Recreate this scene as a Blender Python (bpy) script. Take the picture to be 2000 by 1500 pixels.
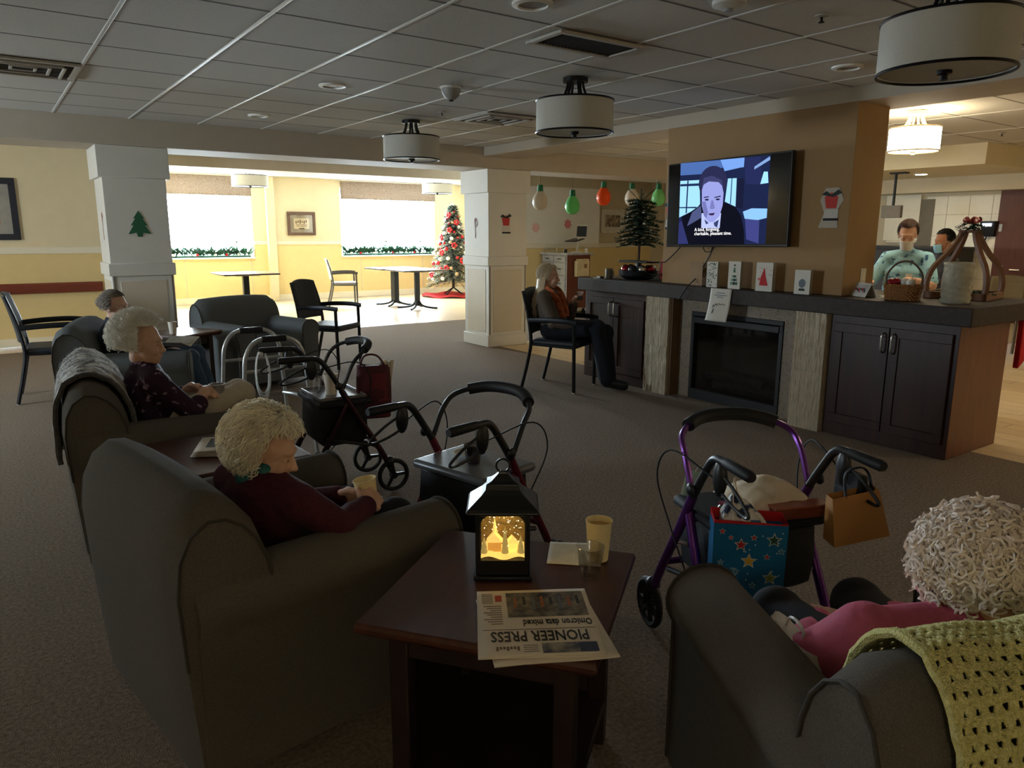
import bpy, bmesh, math, random
import numpy as np
from mathutils import Vector, Matrix, noise
from mathutils.bvhtree import BVHTree
random.seed(7)
for o in list(bpy.data.objects): bpy.data.objects.remove(o)
SC = bpy.context.scene
COL = SC.collection
R = math.radians
PI = math.pi

# ------------------------------------------------------------------ camera
FPX, YAW, PIT, ROLL, CH = 1444.08, .6156488, .20277386, .00401467, 1.48
cf = Vector((math.sin(YAW)*math.cos(PIT), math.cos(YAW)*math.cos(PIT), -math.sin(PIT)))
cr = Vector((math.cos(YAW), -math.sin(YAW), 0)); cu = cr.cross(cf)
cr, cu = cr*math.cos(ROLL)+cu*math.sin(ROLL), -cr*math.sin(ROLL)+cu*math.cos(ROLL)
cam = bpy.data.cameras.new('camera'); co = bpy.data.objects.new('camera', cam); COL.objects.link(co)
cam.sensor_fit = 'HORIZONTAL'; cam.sensor_width = 36; cam.lens = 36*FPX/2000; cam.clip_start = .02; cam.clip_end = 200
co.matrix_world = Matrix(((cr.x, cu.x, -cf.x, 0), (cr.y, cu.y, -cf.y, 0), (cr.z, cu.z, -cf.z, CH), (0, 0, 0, 1)))
SC.camera = co
CP = Vector((0, 0, CH))
def ray(x, y): return cf+cr*((x-1000)/FPX)-cu*((y-750)/FPX)
def at(x, y, axis, val):                       # photo pixel on an axis-aligned plane
    d = ray(x, y); i = 'xyz'.index(axis); return CP+d*((val-CP[i])/d[i])

# ------------------------------------------------------------------ world, exposure
SC.view_settings.view_transform = 'Standard'; SC.view_settings.look = 'None'
SC.view_settings.exposure = 0.62; SC.view_settings.gamma = 1; SC.view_settings.use_curve_mapping = False
W = bpy.data.worlds.new('overcast'); SC.world = W; W.use_nodes = True
wb = W.node_tree.nodes['Background']; wb.inputs[0].default_value = (.72, .88, 1, 1); wb.inputs[1].default_value = 56.0
def portal(x0, x1, z0, z1, y):
    l = bpy.data.lights.new('window_portal', 'AREA'); l.shape = 'RECTANGLE'; l.size = x1-x0; l.size_y = z1-z0
    l.cycles.is_portal = True
    o = bpy.data.objects.new('window_portal', l); COL.objects.link(o)
    o.location = ((x0+x1)/2, y, (z0+z1)/2); o.rotation_euler = (R(-90), 0, 0)
WIN = [(2.3, 4.7), (6.66, 9.06)]
for a, b in WIN: portal(a, b, .95, 2.42, 16.42)
FILL_PORTAL = bpy.data.lights.new('window_portal', 'AREA'); FILL_PORTAL.shape = 'RECTANGLE'; FILL_PORTAL.size = .8; FILL_PORTAL.size_y = 1.0; FILL_PORTAL.cycles.is_portal = True  # portal for the added side window, out of view
so_ = bpy.data.objects.new('window_portal', FILL_PORTAL); COL.objects.link(so_); so_.location = (-3.79, 6.9, 1.5); so_.rotation_euler = (0, R(-90), 0)

# ------------------------------------------------------------------ materials
MATS = {}
def mat(name, col, rough=.6, metal=0, var=.12, vs=8, bump=0, bs=60, spec=.5, trans=0, emit=None, es=0, alpha=1, sheen=0, coat=0, stretch=None, transl=0, ior=1.45):
    if name in MATS: return MATS[name]
    m = bpy.data.materials.new(name); m.use_nodes = True; MATS[name] = m
    nt = m.node_tree; n = nt.nodes; L = nt.links; b = n['Principled BSDF']
    col = tuple(c for c in col[:3])
    b.inputs['Roughness'].default_value = rough; b.inputs['Metallic'].default_value = metal
    b.inputs['Specular IOR Level'].default_value = spec; b.inputs['IOR'].default_value = ior
    b.inputs['Transmission Weight'].default_value = trans; b.inputs['Alpha'].default_value = alpha
    b.inputs['Sheen Weight'].default_value = sheen; b.inputs['Coat Weight'].default_value = coat
    tc = n.new('ShaderNodeTexCoord'); src = tc.outputs['Object']
    if stretch:
        mp = n.new('ShaderNodeMapping'); mp.inputs['Scale'].default_value = stretch; L.new(src, mp.inputs[0]); src = mp.outputs[0]
    if var:
        nz = n.new('ShaderNodeTexNoise'); nz.inputs['Scale'].default_value = vs; nz.inputs['Detail'].default_value = 4; L.new(src, nz.inputs['Vector'])
        rp = n.new('ShaderNodeValToRGB'); e = rp.color_ramp.elements
        e[0].position = .3; e[1].position = .7
        e[0].color = (*[max(0, c*(1-var)) for c in col], 1); e[1].color = (*[min(1, c*(1+var)) for c in col], 1)
        L.new(nz.outputs['Fac'], rp.inputs[0]); L.new(rp.outputs[0], b.inputs['Base Color'])
    else: b.inputs['Base Color'].default_value = (*col, 1)
    if bump:
        n2 = n.new('ShaderNodeTexNoise'); n2.inputs['Scale'].default_value = bs; n2.inputs['Detail'].default_value = 3; L.new(src, n2.inputs['Vector'])
        bp = n.new('ShaderNodeBump'); bp.inputs['Strength'].default_value = bump; bp.inputs['Distance'].default_value = .01
        L.new(n2.outputs['Fac'], bp.inputs['Height']); L.new(bp.outputs[0], b.inputs['Normal'])
    if emit: b.inputs['Emission Color'].default_value = (*emit, 1); b.inputs['Emission Strength'].default_value = es
    if transl:
        tb = n.new('ShaderNodeBsdfTranslucent'); tb.inputs[0].default_value = (*col, 1); mx = n.new('ShaderNodeMixShader'); mx.inputs[0].default_value = transl
        L.new(b.outputs[0], mx.inputs[1]); L.new(tb.outputs[0], mx.inputs[2]); L.new(mx.outputs[0], n['Material Output'].inputs[0])
    return m
def S(r, g, b):                                # sRGB 0-255 to linear
    return tuple((c/255/12.92 if c/255 <= .04045 else ((c/255+.055)/1.055)**2.4) for c in (r, g, b))
def flat(name, col, rough=.7, **k): return mat(name, col, rough, var=0, **k)
def glow(name, col, s):
    if name in MATS: return MATS[name]
    m = bpy.data.materials.new(name); m.use_nodes = True; MATS[name] = m; nt = m.node_tree
    nt.nodes.remove(nt.nodes['Principled BSDF']); e = nt.nodes.new('ShaderNodeEmission'); e.inputs[0].default_value = (*col, 1); e.inputs[1].default_value = s
    nt.links.new(e.outputs[0], nt.nodes['Material Output'].inputs[0]); return m
def clear(name, tint=(1, 1, 1), gl=.08, rough=.02):
    if name in MATS: return MATS[name]
    m = bpy.data.materials.new(name); m.use_nodes = True; MATS[name] = m; nt = m.node_tree
    nt.nodes.remove(nt.nodes['Principled BSDF']); t = nt.nodes.new('ShaderNodeBsdfTransparent'); t.inputs[0].default_value = (*tint, 1)
    g = nt.nodes.new('ShaderNodeBsdfGlossy'); g.inputs['Roughness'].default_value = rough; mx = nt.nodes.new('ShaderNodeMixShader'); mx.inputs[0].default_value = gl
    nt.links.new(t.outputs[0], mx.inputs[1]); nt.links.new(g.outputs[0], mx.inputs[2]); nt.links.new(mx.outputs[0], nt.nodes['Material Output'].inputs[0]); return m
def mix2(name, c1, c2, scale, lo, hi, rough=.9, bump=.6, bs=300, kind='noise', stretch=None, spec=.3, detail=6):
    """two-colour procedural: noise / voronoi / wave / brick"""
    if name in MATS: return MATS[name]
    m = mat(name, c1, rough, var=0, spec=spec); n = m.node_tree.nodes; L = m.node_tree.links; b = n['Principled BSDF']
    tc = n.new('ShaderNodeTexCoord'); src = tc.outputs['Object']
    if stretch: mp = n.new('ShaderNodeMapping'); mp.inputs['Scale'].default_value = stretch; L.new(src, mp.inputs[0]); src = mp.outputs[0]
    t = n.new({'noise': 'ShaderNodeTexNoise', 'voronoi': 'ShaderNodeTexVoronoi', 'wave': 'ShaderNodeTexWave'}[kind])
    t.inputs['Scale'].default_value = scale; L.new(src, t.inputs['Vector'])
    if 'Detail' in t.inputs: t.inputs['Detail'].default_value = detail
    if kind == 'wave': t.inputs['Distortion'].default_value = 3
    out = t.outputs['Color'] if kind == 'voronoi' else t.outputs[0]
    rp = n.new('ShaderNodeValToRGB'); e = rp.color_ramp.elements; e[0].position = lo; e[1].position = hi; e[0].color = (*c1, 1); e[1].color = (*c2, 1)
    L.new(out, rp.inputs[0]); L.new(rp.outputs[0], b.inputs['Base Color'])
    if bump:
        n2 = n.new('ShaderNodeTexNoise'); n2.inputs['Scale'].default_value = bs; L.new(src, n2.inputs['Vector'])
        bp = n.new('ShaderNodeBump'); bp.inputs['Strength'].default_value = bump; bp.inputs['Distance'].default_value = .01
        L.new(n2.outputs[0], bp.inputs['Height']); L.new(bp.outputs[0], b.inputs['Normal'])
    return m

# ------------------------------------------------------------------ mesh helpers
def frame(d):
    d = Vector(d).normalized(); a = Vector((0, 0, 1)) if abs(d.z) < .9 else Vector((1, 0, 0))
    u = d.cross(a).normalized(); return u, d.cross(u).normalized()
class MB:
    def __init__(s): s.v = []; s.f = []; s.mi = []; s.M = Matrix(); s.cur = 0
    def add(s, vs, fs):
        k = len(s.v); s.v += [tuple(s.M @ Vector(p)) for p in vs]
        s.f += [tuple(i+k for i in f) for f in fs]; s.mi += [s.cur]*len(fs); return s
    def box(s, x0, x1, y0, y1, z0, z1):
        return s.add([(x0,y0,z0),(x1,y0,z0),(x1,y1,z0),(x0,y1,z0),(x0,y0,z1),(x1,y0,z1),(x1,y1,z1),(x0,y1,z1)],
                     [(3,2,1,0),(4,5,6,7),(0,1,5,4),(1,2,6,5),(2,3,7,6),(3,0,4,7)])
    def cbox(s, c, size, rot=(0,0,0)):
        from mathutils import Euler
        M0 = s.M; s.M = s.M @ Matrix.Translation(c) @ Euler(rot).to_matrix().to_4x4()
        s.box(-size[0]/2, size[0]/2, -size[1]/2, size[1]/2, -size[2]/2, size[2]/2); s.M = M0; return s
    def loft(s, rings, caps=True, closed=False):
        n = len(rings[0]); vs = [p for r in rings for p in r]; fs = []
        m = len(rings)
        for i in range(m if closed else m-1):
            a = i*n; b = ((i+1) % m)*n
            for j in range(n): fs.append((a+j, a+(j+1) % n, b+(j+1) % n, b+j))
        if caps and not closed: fs.append(tuple(range(n-1, -1, -1))); fs.append(tuple((m-1)*n+j for j in range(n)))
        return s.add(vs, fs)
    def tube(s, pts, r, n=8, caps=True, closed=False, flat=None):
        pts = [Vector(p) for p in pts]; m = len(pts); rs = r if isinstance(r, (list, tuple)) else [r]*m
        rings = []; u = None
        for i, p in enumerate(pts):
            if closed: d = pts[(i+1) % m]-pts[i-1]
            else: d = pts[min(i+1, m-1)]-pts[max(i-1, 0)]
            if d.length < 1e-9: d = Vector((0,0,1))
            d.normalize()
            if u is None: u = frame(d)[0]
            else:
                u = (u-d*u.dot(d))
                u = u.normalized() if u.length > 1e-6 else frame(d)[0]
            w = d.cross(u)
            fu, fw = flat if flat else (1, 1)
            rings.append([p+(u*math.cos(2*PI*k/n)*fu+w*math.sin(2*PI*k/n)*fw)*rs[i] for k in range(n)])
        return s.loft(rings, caps, closed)
    def lathe(s, prof, n=24, c=(0,0,0), ax='z'):
        rings = []
        for r, z in prof:
            q = []
            for k in range(n):
                a = 2*PI*k/n; x, y = max(r, 1e-5)*math.cos(a), max(r, 1e-5)*math.sin(a)
                p = (x, y, z) if ax == 'z' else ((z, x, y) if ax == 'x' else (y, z, x))
                q.append((p[0]+c[0], p[1]+c[1], p[2]+c[2]))
            rings.append(q)
        return s.loft(rings)
    def ell(s, c, r, nu=12, nv=8, Rm=None):
        if not isinstance(r, (tuple, list)): r = (r, r, r)
        c = Vector(c); rings = []
        for i in range(nv+1):
            t = PI*i/nv; st = max(math.sin(t), 1e-4)
            q = []
            for k in range(nu):
                a = 2*PI*k/nu; p = Vector((st*math.cos(a)*r[0], st*math.sin(a)*r[1], -math.cos(t)*r[2]))
                q.append(c+(Rm @ p if Rm else p))
            rings.append(q)
        return s.loft(rings)
    def prism(s, poly, h0, h1, ax='z'):          # polygon in the plane normal to ax
        def P(a, b, h): return {'z': (a, b, h), 'x': (h, a, b), 'y': (b, h, a)}[ax]
        return s.loft([[P(a, b, h0) for a, b in poly], [P(a, b, h1) for a, b in poly]])
    def grid(s, fn, nu, nv, closeu=False):
        vs = [fn(i/nu, j/nv) for j in range(nv+1) for i in range(nu if closeu else nu+1)]; w = nu if closeu else nu+1; fs = []
        for j in range(nv):
            for i in range(nu): fs.append((j*w+i, j*w+(i+1) % w, (j+1)*w+(i+1) % w, (j+1)*w+i))
        return s.add(vs, fs)
    def mesh(s, name):
        me = bpy.data.meshes.new(name); me.from_pydata(s.v, [], s.f); return me
    def build(s, name, mats, parent=None, smooth=True, bevel=0, sub=0, solid=0, seg=2, ang=38):
        me = s.mesh(name); mats = mats if isinstance(mats, (list, tuple)) else [mats]
        for m in mats: me.materials.append(m)
        if len(mats) > 1: me.polygons.foreach_set('material_index', s.mi)
        if smooth:
            me.polygons.foreach_set('use_smooth', [True]*len(me.polygons)); me.update(); me.set_sharp_from_angle(angle=R(ang))
        me.update()
        o = bpy.data.objects.new(name, me); COL.objects.link(o)
        if parent: o.parent = parent
        if solid: md = o.modifiers.new('t', 'SOLIDIFY'); md.thickness = solid; md.offset = 0
        if bevel: md = o.modifiers.new('b', 'BEVEL'); md.width = bevel; md.segments = seg; md.limit_method = 'ANGLE'; md.angle_limit = R(35); md.harden_normals = False
        if sub: md = o.modifiers.new('s', 'SUBSURF'); md.levels = sub; md.render_levels = sub
        return o
def tag(o, label=None, cat=None, group=None, kind=None):
    if label: o['label'] = label
    if cat: o['category'] = cat
    if group: o['group'] = group
    if kind: o['kind'] = kind
    return o
def thing(name, label, cat, loc=(0,0,0), rz=0, group=None):
    o = bpy.data.objects.new(name, None); COL.objects.link(o); o.empty_display_size = .05
    o.location = loc; o.rotation_euler = (0, 0, rz); return tag(o, label, cat, group)
def struct(name, mb, m, parent=None, **k):
    o = mb.build(name, m, parent, **k)
    if not parent: o['kind'] = 'structure'
    return o
def copy_tree(o, parent=None):
    c = o.copy(); COL.objects.link(c); c.parent = parent
    for ch in list(o.children): copy_tree(ch, c)
    return c
def B(*a): return MB().box(*a)
def text(body, size, M, m, parent, name='lettering', ext=.0003, align='LEFT', font_bold=0, sx=1):
    cu_ = bpy.data.curves.new('t', 'FONT'); cu_.body = body; cu_.size = size; cu_.extrude = ext; cu_.align_x = align; cu_.offset = font_bold; cu_.resolution_u = 2
    t = bpy.data.objects.new('t', cu_); COL.objects.link(t)
    me = bpy.data.meshes.new_from_object(t.evaluated_get(bpy.context.evaluated_depsgraph_get())); bpy.data.objects.remove(t)
    me.transform(M @ Matrix.Diagonal((sx, 1, 1, 1))); me.materials.clear(); me.materials.append(m)
    o = bpy.data.objects.new(name, me); COL.objects.link(o); o.parent = parent; return o
def arc(c, r, a0, a1, n, plane='xz'):
    out = []
    for i in range(n+1):
        a = a0+(a1-a0)*i/n; x, y = c[0]+r*math.cos(a), c[1]+r*math.sin(a); out.append((x, y))
    return out
def bez(pts, n=8):                              # Catmull-Rom through points
    P = [Vector(p) for p in pts]; P = [P[0]*2-P[1]]+P+[P[-1]*2-P[-2]]; out = []
    for i in range(1, len(P)-2):
        for k in range(n):
            t = k/n; a, b, c, d = P[i-1], P[i], P[i+1], P[i+2]
            out.append(.5*((2*b)+(c-a)*t+(2*a-5*b+4*c-d)*t*t+(3*b-a-3*c+d)*t**3))
    return out+[P[-2]]
# ------------------------------------------------------------------ setting: materials
CARPET = mix2('carpet', S(112,99,88), S(170,153,136), 70, .25, .78, rough=1, bump=.9, bs=260, spec=.1)
WOOD_F = mix2('wood_floor', S(196,168,124), S(222,198,158), 5, .25, .8, rough=.3, bump=.03, bs=40, stretch=(9, .9, 1), spec=.5)
YEL = mat('yellow_paint', S(228,204,146), .65, var=.02, bump=.05, bs=400)
CRM = mat('cream_paint', S(228,214,178), .65, var=.02, bump=.05, bs=400)
TAN = mat('tan_paint', S(204,190,160), .65, var=.02, bump=.05, bs=400)
WHT = mat('white_paint', S(238,234,222), .6, var=.02, bump=.04, bs=400)
TRIM = mat('cream_trim', S(236,228,206), .45, var=.02)
COLM = mat('column_paint', S(216,212,202), .55, var=.02, bump=.04, bs=300)
COLP = mat('column_panel', S(208,196,174), .55, var=.02, bump=.04, bs=300)
BEAM = mat('beam_paint', S(186,174,156), .7, var=.03, bump=.05, bs=300)
TILE = mat('ceiling_tile', S(206,202,194), .9, var=.05, vs=120, bump=.35, bs=260, spec=.2)
BAR = mat('ceiling_tee', S(218,216,210), .4, var=.02)
CHIM = mat('chimney_paint', S(158,124,80), .7, var=.03, bump=.08, bs=200)

# ------------------------------------------------------------------ floors
fl = struct('floor', B(-3.8, 11.8, -4.2, 16.5, -.15, -.006), WOOD_F)
cm = MB().box(-3.6, 5.45, -4, 8.2, -.006, 0).box(-3.6, 9.9, 8.2, 10.85, -.006, 0)
cm.build('carpet', CARPET, fl)
plank_mesh = {}
PLM = [mat('plank_%d' % i, c, .35, var=.10, vs=4, stretch=(14, 1.2, 1)) for i, c in enumerate((S(214,188,146), S(200,172,130), S(222,198,160)))]
def plank(x, y, w, l, k):
    key = (round(w, 3), round(l, 3), k)
    if key not in plank_mesh:
        o = B(0, w-.004, 0, l-.004, -.006, -.001).build('plank', PLM[k], fl, smooth=False); plank_mesh[key] = o.data
    else:
        o = bpy.data.objects.new('plank', plank_mesh[key]); COL.objects.link(o); o.parent = fl
    o.location = (x, y, 0)
for i in range(22):
    x = 5.452+i*.18; y = -.6-(i*.37 % 1.2)
    while y < 8.2:
        l = min(1.2, 8.2-y)
        if l > .1: plank(x, y, .18, l, (i*7+int(y*10)) % 3)
        y += 1.2

# ------------------------------------------------------------------ walls
wl = struct('wall_left', B(-3.6, 2.0, 11.43, 11.6, 0, 2.75), CRM)
B(-3.6, 1.99, 11.42, 11.431, .1, 1.2).build('wainscot', YEL, wl)
struct('trim_1', B(-3.6, 1.99, 11.405, 11.431, 1.18, 1.265), TRIM, bevel=.004)
struct('baseboard_left', B(-3.6, 1.99, 11.41, 11.431, 0, .105), TRIM, bevel=.004)
wd = struct('wall_dining_left', B(1.85, 2.0, 11.43, 16.3, 0, 2.75), CRM)
B(1.99, 2.01, 11.44, 16.1, .1, 1.2).build('wainscot', YEL, wd)
ww = MB().box(1.85, 10.1, 16.1, 16.45, 0, .93).box(1.85, 10.1, 16.1, 16.45, 2.42, 2.75)
for a, b in ((1.85, 2.3), (4.7, 6.66), (9.06, 10.1)): ww.box(a, b, 16.1, 16.45, .93, 2.42)
ww = struct('wall_window', ww, CRM, smooth=False)
for a, b in ((2.0, 2.3), (4.72, 6.64), (9.08, 9.95)):
    B(a, b, 16.085, 16.101, .93, 1.2).build('wainscot', YEL, ww)
B(2.0, 9.95, 16.085, 16.101, .1, .93).build('wainscot', YEL, ww)
for x in (3.3, 4.62, 7.1, 7.9, 8.7): B(x, x+.012, 16.078, 16.086, .12, .9).build('panel_joint', COLP, ww)
struct('trim_2', B(4.72, 6.64, 16.07, 16.1, 1.195, 1.268), TRIM, bevel=.004)
struct('trim_3', B(9.1, 9.95, 16.07, 16.1, 1.195, 1.268), TRIM, bevel=.004)
struct('baseboard_window', B(2.0, 9.95, 16.07, 16.1, 0, .13), TRIM, bevel=.004)
pil = MB().box(4.98, 5.16, 15.98, 16.1, 0, 2.6)
struct('trim_4', pil, CRM, bevel=.01)
struct('wall_dining_right', B(9.95, 10.1, 11.3, 16.3, 0, 2.75), CRM)
wh = struct('wall_corridor', B(7.6, 9.93, 11.1, 11.3, 0, 2.75), WHT)
B(7.6, 9.93, 11.09, 11.101, .1, 1.2).build('wainscot', YEL, wh)
B(7.6, 9.93, 11.08, 11.101, 2.3, 2.75).build('header_band', TAN, wh)
struct('trim_5', B(7.6, 9.93, 11.07, 11.101, 1.185, 1.268), TRIM, bevel=.004)
struct('baseboard_corridor', B(7.6, 9.93, 11.075, 11.101, 0, .12), TRIM, bevel=.004)
wt = struct('wall_corridor_end', B(9.93, 11.8, 11.25, 11.4, 0, 2.75), TAN)
B(9.94, 11.5, 11.24, 11.251, .1, 1.2).build('wainscot', YEL, wt)
struct('trim_6', B(9.94, 11.5, 11.22, 11.251, 1.185, 1.268), TRIM, bevel=.004)
struct('wall_right', B(11.5, 11.8, -4.2, 11.4, 0, 2.75), TAN)
struct('wall_rear', B(-3.8, 11.8, -4.2, -4, 0, 2.75), CRM)
wf = MB().box(-3.8, -3.6, -4.2, 6.4, 0, 2.75).box(-3.8, -3.6, 7.4, 11.6, 0, 2.75).box(-3.8, -3.6, 6.4, 7.4, 0, 1.1).box(-3.8, -3.6, 6.4, 7.4, 1.9, 2.75)
struct('wall_far_left', wf, CRM, smooth=False)
WFR0 = mat('window_frame_white', S(240,240,236), .4, var=.02)
w3 = MB()
for a in ((6.4, 6.45, 1.1, 1.9), (7.35, 7.4, 1.1, 1.9), (6.45, 7.35, 1.1, 1.15), (6.45, 7.35, 1.85, 1.9)): w3.box(-3.74, -3.68, *a)
w3 = struct('window_3', w3, WFR0, bevel=.004)  # unseen window added to let in cool fill daylight
B(-3.72, -3.716, 6.45, 7.35, 1.15, 1.85).build('pane', clear('window_glass', (1, 1, 1), .05), w3)

# ------------------------------------------------------------------ ceilings
ce = struct('ceiling', MB().box(-3.8, 5.3, -4.2, 8.1, 2.512, 2.62), TILE)
T0X, T0Y, TS = .651, 4.383, .6096
tile_me = None
def tilegrid(x0, x1, y0, y1, sx, sy, ox, oy, parent, z=2.5):
    i0 = math.floor((x0-ox)/sx); j0 = math.floor((y0-oy)/sy); cache = {}
    i = i0
    while ox+i*sx < x1-.01:
        j = j0
        while oy+j*sy < y1-.01:
            a, b = max(x0, ox+i*sx), min(x1, ox+(i+1)*sx); c, d = max(y0, oy+j*sy), min(y1, oy+(j+1)*sy)
            key = (round(b-a, 3), round(d-c, 3))
            if key not in cache:
                o = B(.011, b-a-.011, .006, d-c-.006, z+.002, z+.012).build('tile', TILE, parent, smooth=False); cache[key] = o.data
            else:
                o = bpy.data.objects.new('tile', cache[key]); COL.objects.link(o); o.parent = parent
            o.location = (a, c, 0); j += 1
        i += 1
    i = i0+1
    while ox+i*sx < x1-.01:
        x = ox+i*sx; B(x-.010, x+.010, y0, y1, z-.003, z+.012).build('tee_bar', BAR, parent, bevel=.003); i += 1
    j = j0+1
    while oy+j*sy < y1-.01:
        y = oy+j*sy; B(x0, x1, y-.007, y+.007, z+.001, z+.010).build('cross_tee', mat('painted_shadow_gap', S(110,106,100), .9), parent, smooth=False); j += 1  # tees coloured dark to stand in for shadow gaps between tiles
tilegrid(-1.2, 5.2, .6, 7.97, TS, TS, T0X, T0Y, ce)
cc = struct('ceiling_corridor', B(5.7, 11.6, -4.2, 8.1, 2.512, 2.62), TILE)
tilegrid(5.75, 10.0, 0, 7.9, TS*2, TS, 6.0, .3, cc)
struct('ceiling_dining', B(-3.8, 11.8, 8.5, 16.4, 2.6, 2.72), TILE)

# beams and soffits
struct('beam', B(-3.6, 11.5, 7.97, 8.6, 2.256, 2.7), BEAM, bevel=.006)
struct('beam_right', B(5.2, 5.75, -4, 7.972, 2.398, 2.7), BEAM, bevel=.006)
struct('soffit_dining', B(2.0, 9.95, 12.4, 13.3, 2.44, 2.65), BEAM, bevel=.006)
so = struct('soffit_station', B(9.47, 11.5, 4.05, 8.0, 2.262, 2.55), CRM, bevel=.006)
struct('trim_7', B(11.2, 11.5, 4.05, 8.0, 2.06, 2.3), TAN)

# ------------------------------------------------------------------ columns
def column(name, x0, x1, y0, y1, zr=1.17):
    c = struct(name, B(x0, x1, y0, y1, 0, 2.256), COLM, bevel=.004)
    e = .035
    MB().box(x0-e, x1+e, y0-e, y1+e, 1.965, 2.254).build('capital', COLM, c, bevel=.005)
    MB().box(x0-e*.6, x1+e*.6, y0-e*.6, y1+e*.6, 1.05, 1.17).build('belt_moulding', COLM, c, bevel=.006)
    MB().box(x0-e*.5, x1+e*.5, y0-e*.5, y1+e*.5, 0, .15).build('base_board', COLM, c, bevel=.006)
    for nm, args in (('front_panel', (x0+.07, x1-.07, y0-.004, y0+.01, .19, 1.0)), ('side_panel', (x0-.004, x0+.01, y0+.07, y1-.07, .19, 1.0))):
        MB().box(*args).build(nm, COLP, c, bevel=.003)
    for x in (x0+.012, x1-.024):
        MB().box(x, x+.012, y0-.006, y0+.01, .16, 1.05).build('corner_strip', mat('strip_dark', S(120,108,92), .5), c)
    return c
column('column_left', .985, 1.535, 8.0, 8.56)
column('column_center', 5.285, 5.88, 8.0, 8.58)

# ------------------------------------------------------------------ windows
PANE = clear('window_glass', (1, 1, 1), .05)
WFR = mat('window_frame_white', S(240,240,236), .4, var=.02)
SHADE = mix2('roman_shade', S(134,116,104), S(170,152,138), 60, .35, .65, rough=.95, bump=.3, bs=200)
for k, (a, b) in enumerate(WIN):
    w = MB()
    for x in (a, b-.05): w.box(x, x+.05, 16.3, 16.38, .93, 2.42)
    for z0, z1 in ((.93, .99), (2.36, 2.42)): w.box(a+.05, b-.05, 16.3, 16.38, z0, z1)
    w = struct('window_%d' % (k+1), w, WFR, bevel=.004)
    B(a+.05, b-.05, 16.31, 16.36, 1.235, 1.262).build('meeting_rail', WFR, w)
    if k: B((a+b)/2-.02, (a+b)/2+.02, 16.31, 16.36, .99, 1.72).build('mullion', WFR, w)
    B(b-.3, b-.27, 16.31, 16.36, .99, 2.36).build('mullion', WFR, w)
    B(a+.05, b-.05, 16.33, 16.334, .99, 2.36).build('pane', PANE, w)
    B(a-.02, b+.02, 16.04, 16.3, .91, .935).build('sill', WFR, w, bevel=.004)
    vb = thing('window_valance', ('brown woven valance shade over the window beside the plaque' if k == 0 else 'brown woven valance shade over the window beside the tall tree'), 'window shade', ((a+b)/2, 16.06, 2.19))
    hw = (b-a)/2
    def fold(u, v, hw=hw): return (-hw+2*hw*u, -.012*math.sin(v*PI)-.004*math.sin(v*14), .4*v)
    MB().grid(fold, 24, 16).build('shade_fabric', SHADE, vb, solid=.012)
    MB().box(-hw, hw, -.02, .02, .385, .41).build('head_rail', WFR, vb)
    MB().tube([(-hw, 0, .003), (hw, 0, .003)], .008, 8).build('hem_bar', SHADE, vb)
# ------------------------------------------------------------------ ceiling fixtures
IRON = mat('dark_bronze', S(34,32,32), .4, metal=.6, var=.05)
DRUM = mat('drum_linen', S(226,222,212), .9, var=.03, vs=80, transl=.35)
DIFF = mat('frosted_diffuser', S(228,224,212), .5, var=.02, transl=.5)
def drum_lamp(label, x, y, r=.275, h=.26, drop=.26, lit=0, z=2.5, zs=1, group=None):
    t = thing('drum_ceiling_lamp', label, 'ceiling lamp', (x, y, z), 0, group)
    metal = IRON if not lit else mat('brass_lit', S(210,190,150), .4, metal=.5)
    MB().lathe([(.085, -.03), (.085, -.004), (.07, 0)][::-1], 20).build('canopy_plate', metal, t)
    for k in range(6):
        a = k*PI/3+.2; c, s_ = math.cos(a), math.sin(a)
        MB().tube(bez([(c*.05, s_*.05, -.02), (c*.055, s_*.055, -drop*.4), (c*.075, s_*.075, -drop*.75), (c*.11, s_*.11, -drop-.01)], 4), .009, 6).build('arm', metal, t)
    zt = -drop; zb = -drop-h
    shm = DRUM if not lit else mat('drum_lit', S(250,240,215), .9, emit=(1, .86, .62), es=lit)
    MB().lathe([(r, zt), (r, zb)], 40).v
    mb = MB(); rings = [[(rr*math.cos(2*PI*k/40), rr*math.sin(2*PI*k/40), zz) for k in range(40)] for rr, zz in ((r, zb), (r, zt), (r-.004, zt), (r-.004, zb))]
    mb.loft(rings, False, True); mb.build('shade', shm, t)
    for zz, nm in ((zt, 'top_ring'), (zb, 'bottom_ring')):
        MB().tube([(r*math.cos(2*PI*k/40), r*math.sin(2*PI*k/40), zz) for k in range(40)], .0065, 6, closed=True).build(nm, metal, t)
    MB().lathe([(r-.008, zb+.008), (r-.008, zb+.012), (.002, zb+.014), (.002, zb+.010)], 40).build('diffuser', DIFF if not lit else mat('diffuser_lit', S(250,240,215), .5, emit=(1, .86, .62), es=lit), t)
    MB().lathe([(.001, zb-.03), (.016, zb-.03), (.016, zb-.012), (.03, zb-.006), (.03, zb+.008), (.001, zb+.008)], 16).build('finial', metal, t)
    return t
drum_lamp('unlit white drum ceiling lamp with black rims, the one between the two ceiling vents', 3.4, 4.08, r=.262, h=.205, drop=.15)
drum_lamp('unlit white drum ceiling lamp with black rims, closest to the dining area beam', 3.42, 6.49, r=.262, h=.205, drop=.15)
drum_lamp('unlit white drum ceiling lamp hanging over the purple rollator', 3.4, 1.66, r=.262, h=.205, drop=.15)
drum_lamp('glowing warm drum ceiling lamp beside the tan chimney wall', 6.62, 3.42, r=.2, h=.19, drop=.14, lit=10)
for y, w_ in ((.4, 'over the corridor planks past the counter corner'), (5.05, 'hidden behind the chimney wall'), (-2.2, 'at the near end of the corridor')):
    drum_lamp('added warm drum fill lamp '+w_, 6.62, y, r=.2, h=.19, drop=.14, lit=10)  # unseen corridor lamps added as warm fill light
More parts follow.
